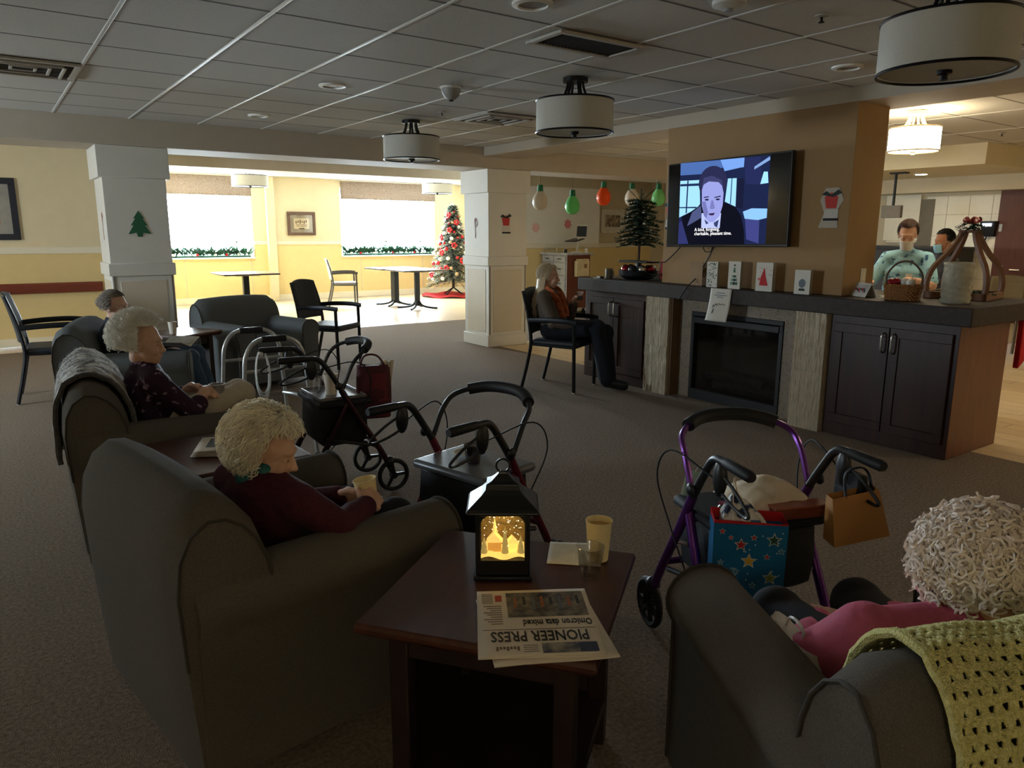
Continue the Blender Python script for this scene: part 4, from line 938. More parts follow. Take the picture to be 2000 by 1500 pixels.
# ------------------------------------------------------------------ things on the mantel
MZ = 1.022
CARD = mat('white_card', S(222,218,206), .7, var=.02)
def star_poly(cx, cz, r, n=10, k=.45): return [(cx+r*(1 if i % 2 == 0 else k)*math.sin(2*PI*i/n), cz+r*(1 if i % 2 == 0 else k)*math.cos(2*PI*i/n)) for i in range(n)]
def decal(parent, poly, m, x=-.002, name='print', plane='yz', th=.0004):
    if plane == 'yz': MB().prism(poly, x-th, x, 'x').build(name, m, parent, smooth=False)
    else: MB().prism([(b, a) for a, b in poly], x-th, x, 'y').build(name, m, parent, smooth=False)
GRN, DGR, RED, GRY, PNK = flat('print_green', S(70,110,84)), flat('print_dark', S(40,52,48)), flat('print_red', S(196,36,40)), flat('print_grey', S(110,122,132)), flat('print_pink', S(226,120,120))
def card(label, y0, y1, h, art, x=5.09):
    w = abs(y1-y0); t = thing('greeting_card', label, 'greeting card', (x, (y0+y1)/2, MZ), R(3))
    f = MB().box(-.0012, 0, -w/2, w/2, 0, h).build('front_leaf', CARD, t)
    b = MB().box(0, .0012, -w, 0, 0, h).build('back_leaf', mat('card_back', S(196,186,168), .8), t); b.location = (0, w/2, 0); b.rotation_euler = (0, 0, R(28))
    random.seed(len(label))
    if art == 'dots':
        for k in range(70):
            y, z = random.gauss(0, w*.22), random.uniform(.05, .95)*h; y = max(-w*.42, min(w*.42, y)); r = random.uniform(.003, .006)
            decal(f, [(y+r*math.cos(a), z+r*math.sin(a)) for a in [2*PI*i/6 for i in range(6)]], (GRN, DGR, GRY)[k % 3])
    if art == 'tree':
        decal(f, star_poly(0, h*.86, .013), DGR)
        decal(f, [(-.005, h*.78), (.005, h*.78), (.012, h*.6), (-.012, h*.6)], GRN)
        for k in range(9):
            y, z = ((k % 3)-1)*w*.2, h*(.2+.13*(k//3)); r = .014-.002*(k//3)
            decal(f, [(y*(1-.25*(k//3))+r*math.cos(a), z+r*math.sin(a)) for a in [2*PI*i/12 for i in range(12)]], (GRN, DGR, flat('print_mint', S(120,160,140)))[k % 3], x=-.002-.0002*k)
    if art == 'gnome':
        decal(f, [(-w*.25, h*.2), (w*.28, h*.2), (w*.2, h*.5), (.0, h*.82), (-w*.1, h*.5)], RED)
        for k in range(14): decal(f, star_poly(random.uniform(-w*.42, w*.42), random.uniform(.3, .92)*h, .006), (RED, GRY, PNK)[k % 3], x=-.0016)
        decal(f, [(w*.3+.012*math.cos(a), h*.42+.012*math.sin(a)) for a in [2*PI*i/10 for i in range(10)]], PNK, x=-.003)
    if art == 'globe':
        decal(f, [(.028*math.cos(a), h*.45+.034*math.sin(a)) for a in [2*PI*i/20 for i in range(20)]], GRY)
        decal(f, [(-.028, h*.14), (.028, h*.14), (.02, h*.24), (-.02, h*.24)], DGR)
    return t
card('white greeting card covered in scattered green dots', 4.289, 4.178, .215, 'dots')
card('white greeting card with green ornament tree', 4.059, 3.942, .226, 'tree')
card('white greeting card with tall red gnome hat', 3.783, 3.633, .227, 'gnome')
card('small white greeting card with grey snow globe', 3.429, 3.301, .183, 'globe')
bc = thing('greeting_card', 'brown back of a card turned away on the mantel', 'greeting card', (5.16, 4.47, MZ), R(-4))
MB().box(0, .0015, -.075, .075, 0, .20).build('leaf', mat('brown_card', S(150,120,88), .8), bc); q_ = MB().box(0, .0015, -.07, 0, 0, .20).build('leaf', MATS['brown_card'], bc); q_.location = (0, .075, 0); q_.rotation_euler = (0, 0, R(15))
pn = thing('paper_notice', 'white typed notice taped over mantel edge', 'notice', (5.012, 4.062, MZ))
def pnf(u, v): return (-.003-.055*(v**2.2)*.6-.006*math.sin(u*5)*v, .108-.216*u+.035*(v-.1)*.6, .001-.272*v)
MB().grid(pnf, 10, 14).build('sheet', mat('notice_paper', S(206,200,188), .8, var=.02), pn, solid=.0008)
for k, (v, u0, u1) in enumerate(((.12, .3, .7), (.19, .2, .8), (.25, .35, .65))):
    MB().grid(lambda u, w_, v=v, u0=u0, u1=u1: (pnf(u0+(u1-u0)*u, v+.025*w_)[0]-.0015, *pnf(u0+(u1-u0)*u, v+.025*w_)[1:]), 8, 1).build('typed_line', GRY, pn, smooth=False)
scr_ = [(.22, .62), (.25, .5), (.3, .56), (.35, .46), (.42, .52), (.5, .45), (.58, .5), (.66, .46), (.78, .49)]
for pts in (scr_, [(.24, .75), (.3, .62), (.3, .72), (.26, .78)]):
    MB().tube([(pnf(a, b)[0]-.002, *pnf(a, b)[1:]) for a, b in pts], .0022, 4).build('handwriting', DGR, pn)
# mug, phone
mg = thing('grey_mug', 'plain grey mug at the mantel end by the column', 'mug', (5.16, 5.60, MZ))
MB().lathe([(.0005, 0), (.038, 0), (.04, .1), (.036, .1), (.034, .008), (.0005, .008)], 20).build('mug_wall', mat('mug_grey', S(128,122,112), .4), mg)
MB().tube(bez([(0, -.038, .08), (0, -.066, .07), (0, -.066, .035), (0, -.038, .025)], 4), .005, 6).build('mug_handle', MATS['mug_grey'], mg)
rm = thing('remote_control', 'flat black remote on white paper by the grey mug', 'remote', (5.15, 5.72, MZ), R(60))
MB().box(-.09, .09, -.022, .022, .001, .018).build('remote_body', PLS, rm, bevel=.004); MB().box(-.07, .0, -.012, .012, .018, .02).build('buttons', RUB, rm)
MB().box(-.1, .1, -.07, .07, 0, .001).build('paper', CARD, rm)
# pot with table tree
pt = thing('ornament_bowl', 'dark bowl of shiny ornaments under a flat black tray', 'bowl', (5.33, 5.36, MZ))
MB().lathe([(.0005, 0), (.13, 0), (.19, .04), (.2, .09), (.19, .09), (.17, .045), (.0005, .02)], 24).build('bowl', LK, pt)
SIL, RDB = mat('silver_bauble', S(200,196,188), .15, metal=.9), mat('red_bauble', S(150,30,40), .2, metal=.4)
for k in range(9):
    a = 2*PI*k/9; MB().ell((.135*math.cos(a), .135*math.sin(a), .10), .045, 12, 8).build('bauble', (SIL, RDB, LK)[k % 3], pt)
MB().box(-.09, .09, -.2, .2, .165, .185).build('tray', LK, pt, bevel=.004)
MB().tube([(0, 0, .02), (0, 0, .17)], .03, 10).build('pedestal', LK, pt)
FIR = mat('fir_needles', S(52,74,54), .8, var=.3, vs=30); FIRD = mat('fir_frost', S(196,200,186), .8, var=.2); BRK = mat('bark', S(70,50,38), .9)
def branch(mb, p, d, L_, droop=.2, nn=14, nl=.05, r=.004, nw=.17):
    d = Vector(d).normalized(); p = Vector(p); pts = []
    for i in range(6):
        t_ = i/5; pts.append(p+d*L_*t_+Vector((0, 0, -droop*L_*t_*t_)))
    mb.tube(pts, [r*(1-.7*i/5) for i in range(6)], 4)
    for k in range(nn):
        t_ = (k+1)/nn; q = p+d*L_*t_+Vector((0, 0, -droop*L_*t_*t_))
        for s in (-1, 1):
            side = d.cross(Vector((0, 0, 1))); side = side.normalized() if side.length > .01 else Vector((1, 0, 0))
            e = (d*.7+side*s*.8+Vector((0, 0, random.uniform(-.2, .5)))).normalized()*nl*random.uniform(.7, 1.1)
            n_ = e.cross(Vector((0, 0, 1))).normalized()*nl*nw
            mb.add([q-n_, q+n_, q+e], [(0, 1, 2)])
st = thing('small_fir', 'small sparse fir tree with tiny ornaments on mantel', 'tree', (5.33, 5.36, MZ+.187))
random.seed(11)
MB().tube(bez([(0, 0, 0), (0, 0, .25), (.0, 0, .5), (0, .0, .68)], 4), [.013]*4+[.01]*4+[.006]*4+[.003], 6).build('trunk', BRK, st)
fo = MB()
for k in range(70):
    z = .14+.44*(k/70); a = k*2.4; L_ = (.26-.30*(z-.14))*random.uniform(.7, 1.1)
    branch(fo, (0, 0, z), (math.cos(a), math.sin(a), .15), L_, .25, 16, .065, nw=.26)
for k in range(4): branch(fo, (0, 0, .56), (math.cos(k*1.7+.5), math.sin(k*1.7+.5), 1.0), .16, .0, 8, .03, nw=.3)
tag(fo.build('needles', FIR, st), kind='stuff')
for k in range(10):
    a = k*2.1; z = .2+.035*k; r = .17-.2*(z-.2); MB().ell((r*math.cos(a), r*math.sin(a), z-.02), .012, 8, 6).build('ornament', (SIL, CARD)[k % 2], st)
MB().cbox((.02, .06, .55), (.05, .06, .06)).build('black_box_ornament', LK, st, bevel=.004)
sn = thing('santa_figure', 'red-robed bearded figurine standing in greenery on mantel', 'figurine', (5.42, 5.06, MZ+.012), R(-60))
MB().lathe([(.0005, 0), (.075, 0), (.085, .05), (.07, .14), (.05, .2), (.03, .22), (.0005, .225)], 18).build('robe', mat('santa_red', S(160,34,36), .7, bump=.3, bs=60), sn)
MB().ell((.01, 0, .245), (.034, .034, .038), 12, 8).build('head', mat('figurine_face', S(214,170,140), .6), sn)
MB().lathe([(.036, .26), (.028, .285), (.0005, .30)], 14).build('cap', mat('santa_white', S(226,220,210), .8), sn)
MB().ell((.03, 0, .215), (.022, .03, .035), 10, 8).build('beard', MATS['santa_white'], sn)
for s in (-1, 1): MB().tube([(0, s*.045, .19), (.05, s*.055, .15), (.09, s*.03, .17)], [.022, .02, .014], 8).build('arm', MATS['santa_red'], sn)
gr_ = thing('fir_sprigs', 'pile of fir sprigs around the figurine base', 'greenery', (5.42, 5.03, MZ))
fo = MB(); random.seed(4)
for k in range(34):
    a = random.uniform(0, 2*PI); branch(fo, (random.uniform(-.1, .1), random.uniform(-.14, .14), random.uniform(.01, .06)), (math.cos(a), math.sin(a), random.uniform(.0, .5)), .11, .2, 8, .04)
tag(fo.build('needles', FIR, gr_), kind='stuff')
MB().box(-.12, .12, -.15, .15, 0, .01).build('sprig_mat', LK, gr_)

# right part of counter: calendar, papers, basket, glass, arched wooden centrepiece
cl = thing('tent_calendar', 'white tent calendar with red ribbon print', 'calendar', (5.30, 2.99, MZ), R(-28))
for s, nm in ((-1, 'front_leaf'), (1, 'rear_leaf')):
    MB().add([(s*.045, -.095, .0), (s*.045, .095, 0), (0, .095, .1), (0, -.095, .1)], [(0, 1, 2, 3)]).build(nm, CARD, cl, smooth=False, solid=.002)
MB().add([(-.034, -.08, .028), (-.034, .085, .028), (-.008, .085, .086), (-.008, -.08, .086)], [(0, 1, 2, 3)]).build('picture', mat('calendar_art', S(200,196,192), .7), cl, smooth=False, solid=.001)
for k in range(6): MB().tube(bez([(-.03-.004, -.06+.02*k, .035+.008*(k % 3)), (-.024, -.05+.024*k, .055), (-.02, -.03+.02*k, .06)], 3), .004, 5).build('ribbon_print', RED if k % 2 else DGR, cl)
pp = thing('loose_papers', 'loose white papers beside the wicker basket', 'papers', (5.42, 2.84, MZ), R(20))
for k in range(3): MB().box(-.1, .1, -.07, .07, .002*k, .002*k+.0015).build('sheet', CARD, pp).rotation_euler = (0, 0, R(k*9))
WIC = mat('wicker', S(150,102,56), .6, var=.25, vs=60)
bk_ = thing('wicker_basket', 'brown wicker basket with tall hoop handle', 'basket', (5.24, 2.67, MZ), R(10))
WX, WY = .085, .115
MB().loft([[(WX*q*math.copysign(abs(math.cos(a))**.6, math.cos(a)), WY*q*math.copysign(abs(math.sin(a))**.6, math.sin(a)), z) for a in [2*PI*i/32 for i in range(32)]] for q, z in ((.86, .004), (.92, .06), (.97, .105))]).build('liner', mat('wicker_dark', S(90,60,34), .7), bk_)
for k in range(9):
    z = .008+.0125*k; q = .88+.12*k/8
    MB().tube([((WX*q+.004*math.cos(i*PI+k*PI))*math.copysign(abs(math.cos(a))**.6, math.cos(a)), (WY*q+.004*math.cos(i*PI+k*PI))*math.copysign(abs(math.sin(a))**.6, math.sin(a)), z) for i, a in enumerate([2*PI*i/40 for i in range(40)])], .006, 5, closed=True).build('weave_row', WIC, bk_)
MB().tube(bez([(0, -WY, .1), (0, -WY*.98, .18), (0, -.06, .25), (0, 0, .27), (0, .06, .25), (0, WY*.98, .18), (0, WY, .1)], 5), .007, 6).build('hoop_handle', mat('dark_cane', S(74,50,34), .5), bk_)
for k, (x, y, z, m) in enumerate(((0, .05, .125, RDB), (.02, .0, .125, CARD), (-.02, -.05, .125, CARD), (.0, .08, .12, RDB))): MB().ell((x, y, z), (.035, .03, .028), 10, 8).build('filling', m, bk_)
gv = thing('crackle_glass_vase', 'tall clear crackle glass vase on counter corner', 'vase', (5.33, 2.36, MZ))
def vz(u, v):
    a = 2*PI*u; r = .088+.006*noise.noise(Vector((math.cos(a)*4, math.sin(a)*4, v*9)))+.003*math.sin(v*40+a*3); return (r*math.cos(a), r*math.sin(a), .004+.268*v)
MB().grid(vz, 44, 26, True).build('glass_wall', mat('crackle_glass', S(214,208,190), .12, var=.05, trans=.55, ior=1.2, bump=.7, bs=45), gv, solid=.004)
MB().lathe([(.0005, 0), (.086, 0), (.086, .008), (.0005, .008)], 32).build('glass_base', MATS['crackle_glass'], gv)
ar = thing('arched_centerpiece', 'curved wooden lantern-frame centrepiece with bow and greenery', 'centerpiece', (5.80, 2.52, MZ), R(8))
AWD = mat('stained_wood', S(120,82,54), .5, var=.2, stretch=(6, 6, .6))
MB().box(-.2, .2, -.2, .2, 0, .02).build('tray_base', AWD, ar)
for a in ((-.205, .205, -.205, -.19), (-.205, .205, .19, .205), (-.205, -.19, -.19, .19), (.19, .205, -.19, .19)): MB().box(*a, 0, .05).build('tray_side', AWD, ar, bevel=.003)
for sx in (-1, 1):
    for sy in (-1, 1):
        MB().tube([Vector((sx*a, sy*a, z)) for a, z in [(p.x, p.y) for p in bez([(.185, .02, 0), (.19, .12, 0), (.165, .22, 0), (.105, .32, 0), (.06, .41, 0), (.042, .47, 0)], 5)]], .016, 4, flat=(1.3, .8)).build('rib', AWD, ar)
MB().box(-.06, .06, -.06, .06, .465, .485).build('top_plate', AWD, ar, bevel=.003)
fo = MB(); random.seed(9)
for k in range(26):
    a = random.uniform(0, 2*PI); branch(fo, (0, 0, .49+random.uniform(0, .06)), (math.cos(a), math.sin(a), random.uniform(-.4, .5)), .09, .5, 8, .035)
tag(fo.build('greenery', FIR, ar), kind='stuff')
for k in range(5):
    a = k*1.25; MB().tube(bez([(0, 0, .53), (.04*math.cos(a), .04*math.sin(a), .575), (.055*math.cos(a+.4), .055*math.sin(a+.4), .55), (0, 0, .535)], 4), .008, 5, flat=(1.5, .4)).build('bow_loop', mat('coral_ribbon', S(196,90,76), .5), ar)
fo = MB()
for k in range(30):
    a = random.uniform(0, 2*PI); branch(fo, (random.uniform(-.15, .15), random.uniform(-.15, .15), .03), (math.cos(a), math.sin(a), .4), .09, .3, 7, .035)
tag(fo.build('moss_greenery', FIR, ar), kind='stuff')
op_ = at(1685, 538, 'y', 3.098)
ou = thing('wall_outlet', 'ivory outlet plate on the lit chimney side', 'outlet', (op_.x, 3.0985, op_.z-.005))
MB().box(-.036, .036, -.006, .0, -.058, .058).build('plate', CARD, ou, bevel=.003); MB().box(-.016, .016, -.008, -.006, -.03, .03).build('socket', TRIM, ou)
sk = thing('red_stocking', 'red felt stocking hanging at the far corner of counter', 'stocking', (5.98, 2.165, .88))
MB().prism([(-.10, .0), (.0, .0), (.02, -.16), (.075, -.27), (.06, -.32), (-.02, -.36), (-.09, -.30)], -.012, .012, 'y').v
MB().loft([[(a, y, b) for a, b in ((-.06, 0), (.0, 0), (.03, -.12), (.11, -.21), (.1, -.25), (.0, -.31), (-.06, -.34))] for y in (-.02, .02)]).build('felt', mat('red_felt', S(178,26,30), .9), sk, bevel=.008)
MB().tube([(-.03, 0, 0), (-.03, 0, .018)], .003, 5).build('hanging_loop', MATS['red_felt'], sk)

# ------------------------------------------------------------------ decals and pictures
def flat_art(name, label, cat, loc, rz, polys, group=None):
    t = thing(name, label, cat, loc, rz)          # art faces local -y, x right, z up
    for k, (pl, m) in enumerate(polys): MB().prism([(b, a) for a, b in pl], -.0012-.0004*(k+1), -.0004*k, 'y').build('cutout', m, t, smooth=False)
    return t
tree_p = [(0, .135), (.05, .06), (.03, .065), (.075, -.005), (.05, 0), (.1, -.085), (.03, -.07), (.02, -.11), (-.02, -.11), (-.03, -.07), (-.1, -.085), (-.05, 0), (-.075, -.005), (-.03, .065), (-.05, .06)]
flat_art('tree_decal', 'green paper tree cut-out on the left column', 'decoration', (1.265, 7.997, 1.53), 0, [(tree_p, flat('felt_green', S(40,96,64)))])
cane = [(p.x, p.y) for p in bez([(-.015, -.13, 0), (-.02, .02, 0), (-.03, .1, 0), (0, .13, 0), (.03, .09, 0), (.012, .08, 0), (0, .1, 0), (-.008, .02, 0), (.0, -.13, 0)], 4)]
flat_art('candy_cane_decal', 'red paper candy cane on side of left column', 'decoration', (.983, 8.22, 1.52), R(-90), [(cane, flat('cane_red', S(150,64,56)))])
flat_art('candy_cane_decal', 'brown striped paper candy cane on center column side', 'decoration', (5.283, 8.30, 1.53), R(-90), [(cane, flat('cane_brown', S(130,84,76))), ([(-.01, .0), (.03, .03), (.05, .08), (.03, .07)], flat('cane_grey', S(160,150,140)))])
boots = [([(-.06, -.1), (.07, -.1), (.07, -.03), (-.05, -.03)], flat('boot_white', S(206,200,190))), ([(-.06, -.12), (.075, -.12), (.075, -.1), (-.06, -.1)], INK), ([(-.04, -.02), (.05, -.02), (.06, .07), (0, .11), (-.06, .07)], flat('boot_red', S(196,60,54))), ([(-.09, .09), (-.05, .12), (0, .09), (.06, .13), (.09, .10), (.02, .07)], DGR)]
flat_art('boots_decal', 'red and white paper boots cut-out on center column', 'decoration', (5.55, 7.997, 1.58), 0, boots)
flat_art('boots_decal', 'red and white paper boots cut-out beside the television', 'decoration', (5.197, 3.25, 1.66), R(-90), [([(-.09, .06), (-.05, .15), (.06, .15), (.1, .06), (.05, -.02), (.07, -.14), (-.09, -.14), (-.05, -.03)], flat('decal_paper', S(186,176,160)))]+[([(a*.9, b*.9+.02) for a, b in p], m) for p, m in boots])
flat_art('boots_decal', 'red and white paper boots cut-out at the chimney edge behind the screen', 'decoration', (5.197, 4.84, 1.63), R(-90), boots)
for x, z, w in ((8.37, 1.56, 'above the medicine cart drawers'), (9.13, 1.63, 'above the cart monitor')):
    flat_art('paper_mitten', 'faint pink paper cut-out on white wall '+w, 'decoration', (x, 11.098, z), 0, [(star_poly(0, 0, .1, 14, .7), flat('faint_pink_%d' % int(x*10), S(236,190,180) if x < 9 else S(228,140,136)))])
def picture(label, x, y, z, w, h, fr, matc, art, rz=0, fw=.04, extra=None):
    t = thing('framed_picture', label, 'picture', (x, y, z), rz)
    f = MB()
    for a in ((-w/2, w/2, -h/2, -h/2+fw), (-w/2, w/2, h/2-fw, h/2), (-w/2, -w/2+fw, -h/2+fw, h/2-fw), (w/2-fw, w/2, -h/2+fw, h/2-fw)): f.box(a[0], a[1], -.03, 0, a[2], a[3])
    f.build('frame', fr, t, bevel=.004)
    MB().box(-w/2+fw, w/2-fw, -.012, -.002, -h/2+fw, h/2-fw).build('mat_board', matc, t)
    mw = min(w, h)*.16
    a_ = MB().box(-w/2+fw+mw, w/2-fw-mw, -.014, -.012, -h/2+fw+mw, h/2-fw-mw).build('print', art, t)
    if extra: extra(t, w, h)
    MB().box(-w/2+fw, w/2-fw, -.02, -.019, -h/2+fw, h/2-fw).build('glass', clear('picture_glass', (1, 1, 1), .05), t)
    return t
NAVF = mat('navy_frame', S(38,40,52), .4); BRF = mat('brown_frame', S(96,72,58), .5); WHF = mat('white_frame', S(226,218,200), .5)
SEP = mix2('sepia_photo', S(66,52,42), S(196,176,146), 14, .35, .65, rough=.6, bump=0)
picture('navy framed abstract print with pale mat, on the handrail wall', .02, 11.42, 1.735, .82, .76, NAVF, mat('pale_mat', S(166,164,158), .8), mix2('abstract_print', S(150,84,46), S(190,140,90), 5, .3, .7, rough=.6, bump=0), fw=.075)
def plq(t, w, h):
    for k in range(6): MB().box(-.13+.045*k, -.105+.045*k, -.0165, -.015, .0+.02*(k % 2), .05+.015*(k % 3)).build('engraved_mark', BRF, t)
    for k in range(2): MB().box(-.12, .12, -.0165, -.015, -.03-.03*k, -.02-.03*k).build('engraved_line', BRF, t)
    MB().box(-.06, .06, -.0165, -.015, -.115, -.095).build('name_plate', INK, t)
picture('brown framed commemorative plaque between the two windows', 5.745, 16.08, 1.64, .62, .5, BRF, mat('taupe_mat', S(150,138,120), .8), mat('parchment', S(206,190,156), .8), fw=.06, extra=plq)
picture('white framed sepia photograph closest to the corridor corner', 10.4, 11.24, 1.70, .62, .46, WHF, CARD, SEP)
picture('white framed sepia photograph behind the small fir tree', 11.05, 11.24, 1.72, .60, .46, WHF, CARD, SEP)
picture('white framed sepia photograph next to the chimney edge', 11.42-.0, 11.24, 1.70, .12, .46, WHF, CARD, SEP, fw=.02)

# ------------------------------------------------------------------ bulb balloons on a string
BG = mat('balloon_neck', S(24,110,70), .6)
bal = [((1055, 390), S(204,192,172), 'cream'), ((1118, 399), S(110,200,120), 'mid-green'), ((1179, 382), S(238,90,24), 'orange'), ((1234, 384), S(232,220,204), 'white'), ((1286, 384), S(140,220,140), 'light green')]
for (px, py), c, nm in bal:
    p = at(px, py, 'y', 8.45)
    t = thing('bulb_balloon', nm+' balloon with green cap, shaped like a light bulb', 'balloon', p)
    MB().lathe([(.0005, -.145), (.05, -.135), (.09, -.1), (.108, -.04), (.1, .02), (.075, .07), (.045, .11), (.03, .125), (.0005, .126)], 24).build('balloon_skin', mat('balloon_'+nm, c, .35, var=.02, transl=.25), t)
    MB().lathe([(.045, .10), (.036, .2), (.0005, .2), (.0005, .1)], 14).build('paper_cap', BG, t)
    MB().tube([(0, 0, .198), (0, 0, 2.262-p.z)], .0015, 4).build('thread', CBL, t)

# ------------------------------------------------------------------ window garlands
GRL = mat('garland_green', S(60,104,80), .8, var=.3, vs=30)
for k, (a, b) in enumerate(WIN):
    t = thing('sill_garland', ('evergreen garland on the sill of the window beside the plaque' if k == 0 else 'evergreen garland on the sill of the window beside the tall tree'), 'garland', ((a+b)/2, 16.16, .936))
    g = MB(); random.seed(k); hw = (b-a)/2-.06
    for j in range(300):
        x = random.uniform(-hw, hw); an = random.uniform(0, 2*PI); branch(g, (x, 0, .03+.03*random.random()), (math.cos(an), .5*math.sin(an), random.uniform(.4, 1.4)), random.uniform(.12, .24), .1, 7, .08, .004)
    tag(g.build('sprigs', GRL, t), kind='stuff')
    MB().tube([(-hw, 0, .02), (hw, 0, .02)], .02, 6).build('stem', GRL, t)
    for j in range(7): MB().ell((-hw+2*hw*(j+.5)/7+.1*math.sin(j*5), -.06, .06), .028, 8, 6).build('berry_ball', RED if j % 2 else CARD, t)

# ------------------------------------------------------------------ tall Christmas tree
xt = thing('christmas_tree', 'tall slim Christmas tree full of red and white ornaments', 'tree', (8.98, 15.1, 0))
random.seed(21)
MB().tube([(0, 0, .2), (0, 0, 2.0)], [.035, .01], 8).build('trunk', BRK, xt)
fo = MB(); fr_ = MB()
for k in range(420):
    z = .30+1.72*(k/420); r = .60*(1-(z-.3)/1.85)+.03; a = k*2.39996
    branch(fo if k % 2 else fr_, (0, 0, z+.05), (math.cos(a), math.sin(a), -.05), r*random.uniform(.85, 1.1), .25, 12, .12, .006)
tag(fo.build('needles', FIR, xt), kind='stuff'); tag(fr_.build('frosted_needles', FIRD, xt), kind='stuff')
RB1, WB1 = mat('bauble_red', S(206,44,44), .3), mat('bauble_white', S(236,230,220), .3)
for k in range(110):
    z = .34+1.6*((k*.618) % 1); r = .60*(1-(z-.3)/1.85)+.02; a = k*2.39996*1.7
    MB().ell((r*math.cos(a), r*math.sin(a), z), random.uniform(.026, .048), 10, 7).build('bauble', (RB1, WB1, WB1, mat('bauble_gold', S(210,176,130), .3), RB1)[k % 5], xt)
for k in range(9):
    z = .5+.17*k; r = .60*(1-(z-.3)/1.85)+.05; a = -2.4+.75*((k*2) % 5-2)*.5
    p = MB()
    for j in range(5):
        b_ = 2*PI*j/5; d = Vector((-math.sin(a)*math.cos(b_), math.cos(a)*math.cos(b_), math.sin(b_)))
        c = Vector((r*math.cos(a), r*math.sin(a), z)); p.ell(c+d*.045, (.03, .03, .03), 8, 5)
    p.build('poinsettia', RB1, xt)
MB().lathe([(.0005, 2.18), (.012, 2.1), (.03, 2.07), (.03, 2.03), (.0005, 2.01)], 8).build('topper', WB1, xt)
for k in range(4):
    a = k*PI/2+.4; MB().tube([(0, 0, .2), (.3*math.cos(a), .3*math.sin(a), .03)], .014, 6).build('stand_leg', BLK, xt)
ts_ = thing('tree_skirt', 'red cloth skirt spread under the tall tree', 'tree skirt', (8.98, 15.1, 0))
MB().grid(lambda u, v: ((.06+.68*v)*math.cos(2*PI*u), (.06+.62*v)*math.sin(2*PI*u), .03+.02*math.sin(u*40)*v+.02*(1-v)), 60, 8, True).build('cloth', mat('skirt_red', S(196,36,40), .8, var=.1), ts_, solid=.006)
MB().tube([(.74*math.cos(2*PI*k/60), .68*math.sin(2*PI*k/60), .03+.02*math.sin(40*k/60)) for k in range(60)], .012, 5, closed=True).build('hem', MATS['skirt_red'], ts_)

# ------------------------------------------------------------------ medicine cart
ct = thing('medicine_cart', 'grey medicine cart with brown side panel and drawers', 'cart', (8.47, 10.30, 0))
CGR = mat('cart_grey', S(178,180,186), .4); CBR = mat('cart_brown', S(112,62,44), .5)
MB().box(.02, .56, .02, .74, .13, 1.08).build('body', [CGR, CBR], ct); ct.children[0].data.polygons[2].material_index = 1
MB().box(-.02, .6, -.02, .77, 1.08, 1.115).build('worktop', CGR, ct, bevel=.008)
for c_ in range(2):
    for k, (z0, z1) in enumerate(((.96, 1.06), (.72, .94), (.45, .70), (.16, .43))):
        y0 = .05+c_*.345; d = MB().box(0, .02, y0, y0+.325, z0, z1).build('drawer', CGR, ct, bevel=.006)
        MB().tube([(-.012, y0+.11, (z0+z1)/2), (-.012, y0+.21, (z0+z1)/2)], .008, 6).build('pull', IRON, d)
for x in (.08, .5):
    for y in (.08, .68):
        w_ = MB().lathe([(.055, -.018), (.055, .018)], 16, (x, y, .056), 'y').build('caster', RUB, ct); MB().box(x-.02, x+.02, y-.028, y+.028, .07, .13).build('caster_fork', CGR, w_)
MB().tube(bez([(.02, .70, 1.11), (.02, .70, 1.165), (.02, .55, 1.175), (.02, .42, 1.165), (.02, .40, 1.11)], 5), .009, 6).build('push_handle', STEEL, ct)
bn = thing('sharps_bin', 'cream wall bin hung on the side of the medicine cart', 'bin', (8.80, 10.24, .84))
MB().box(-.17, .13, -.03, .05, -.14, .14).build('bin_body', mat('bin_cream', S(222,204,160), .5), bn, bevel=.01); MB().box(.0, .06, -.034, -.03, .01, .08).build('label', mat('bin_label', S(150,104,60), .6), bn)
MB().box(-.13, .12, -.03, .05, .14, .17).build('lid', MATS['bin_cream'], bn, bevel=.008)
mo = thing('cart_monitor', 'small black and white monitor on arm above medicine cart', 'monitor', (8.86, 10.5, 1.116))
MB().lathe([(.0005, 0), (.1, 0), (.1, .015), (.03, .03), (.0005, .03)], 16).build('base', CARD, mo); MB().tube([(0, 0, .02), (.03, -.02, .2), (.02, -.02, .3)], .022, 8).build('arm', CARD, mo)
MB().cbox((-.05, .0, .225), (.34, .22, .02), (0, R(-8), R(20))).build('keyboard_tray', PLS, mo, bevel=.004)
MB().cbox((.08, -.05, .38), (.04, .2, .22), (0, R(14), R(35))).build('screen_housing', CARD, mo, bevel=.008); MB().cbox((.055, -.065, .38), (.012, .18, .19), (0, R(14), R(35))).build('screen', BLK, mo)
for k, (x, y, h, c, nm) in enumerate(((8.6, 10.75, .09, S(200,176,130), 'tan'), (8.68, 10.62, .07, S(226,216,190), 'cream'), (8.6, 10.5, .08, S(40,40,44), 'black'), (9.0, 10.40, .1, S(226,226,226), 'white'))):
    t = thing('medicine_bottle', nm+' bottle standing on the medicine cart', 'bottle', (x, y, 1.116))
    MB().lathe([(.0005, 0), (.028, 0), (.028, h*.7), (.014, h*.85), (.0005, h*.85)], 14).build('bottle_body', mat('bottle_'+nm, c, .4), t); MB().lathe([(.016, h*.8), (.016, h), (.0005, h)], 12).build('cap', CARD, t)
sw = thing('wall_switch', 'ivory switch plate on yellow wall beside the medicine cart', 'switch', (9.5, 11.086, 1.02))
MB().box(-.06, .06, -.008, 0, -.06, .06).build('plate', TRIM, sw, bevel=.003); MB().box(-.012, .012, -.012, -.008, -.02, .02).build('toggle', CARD, sw)

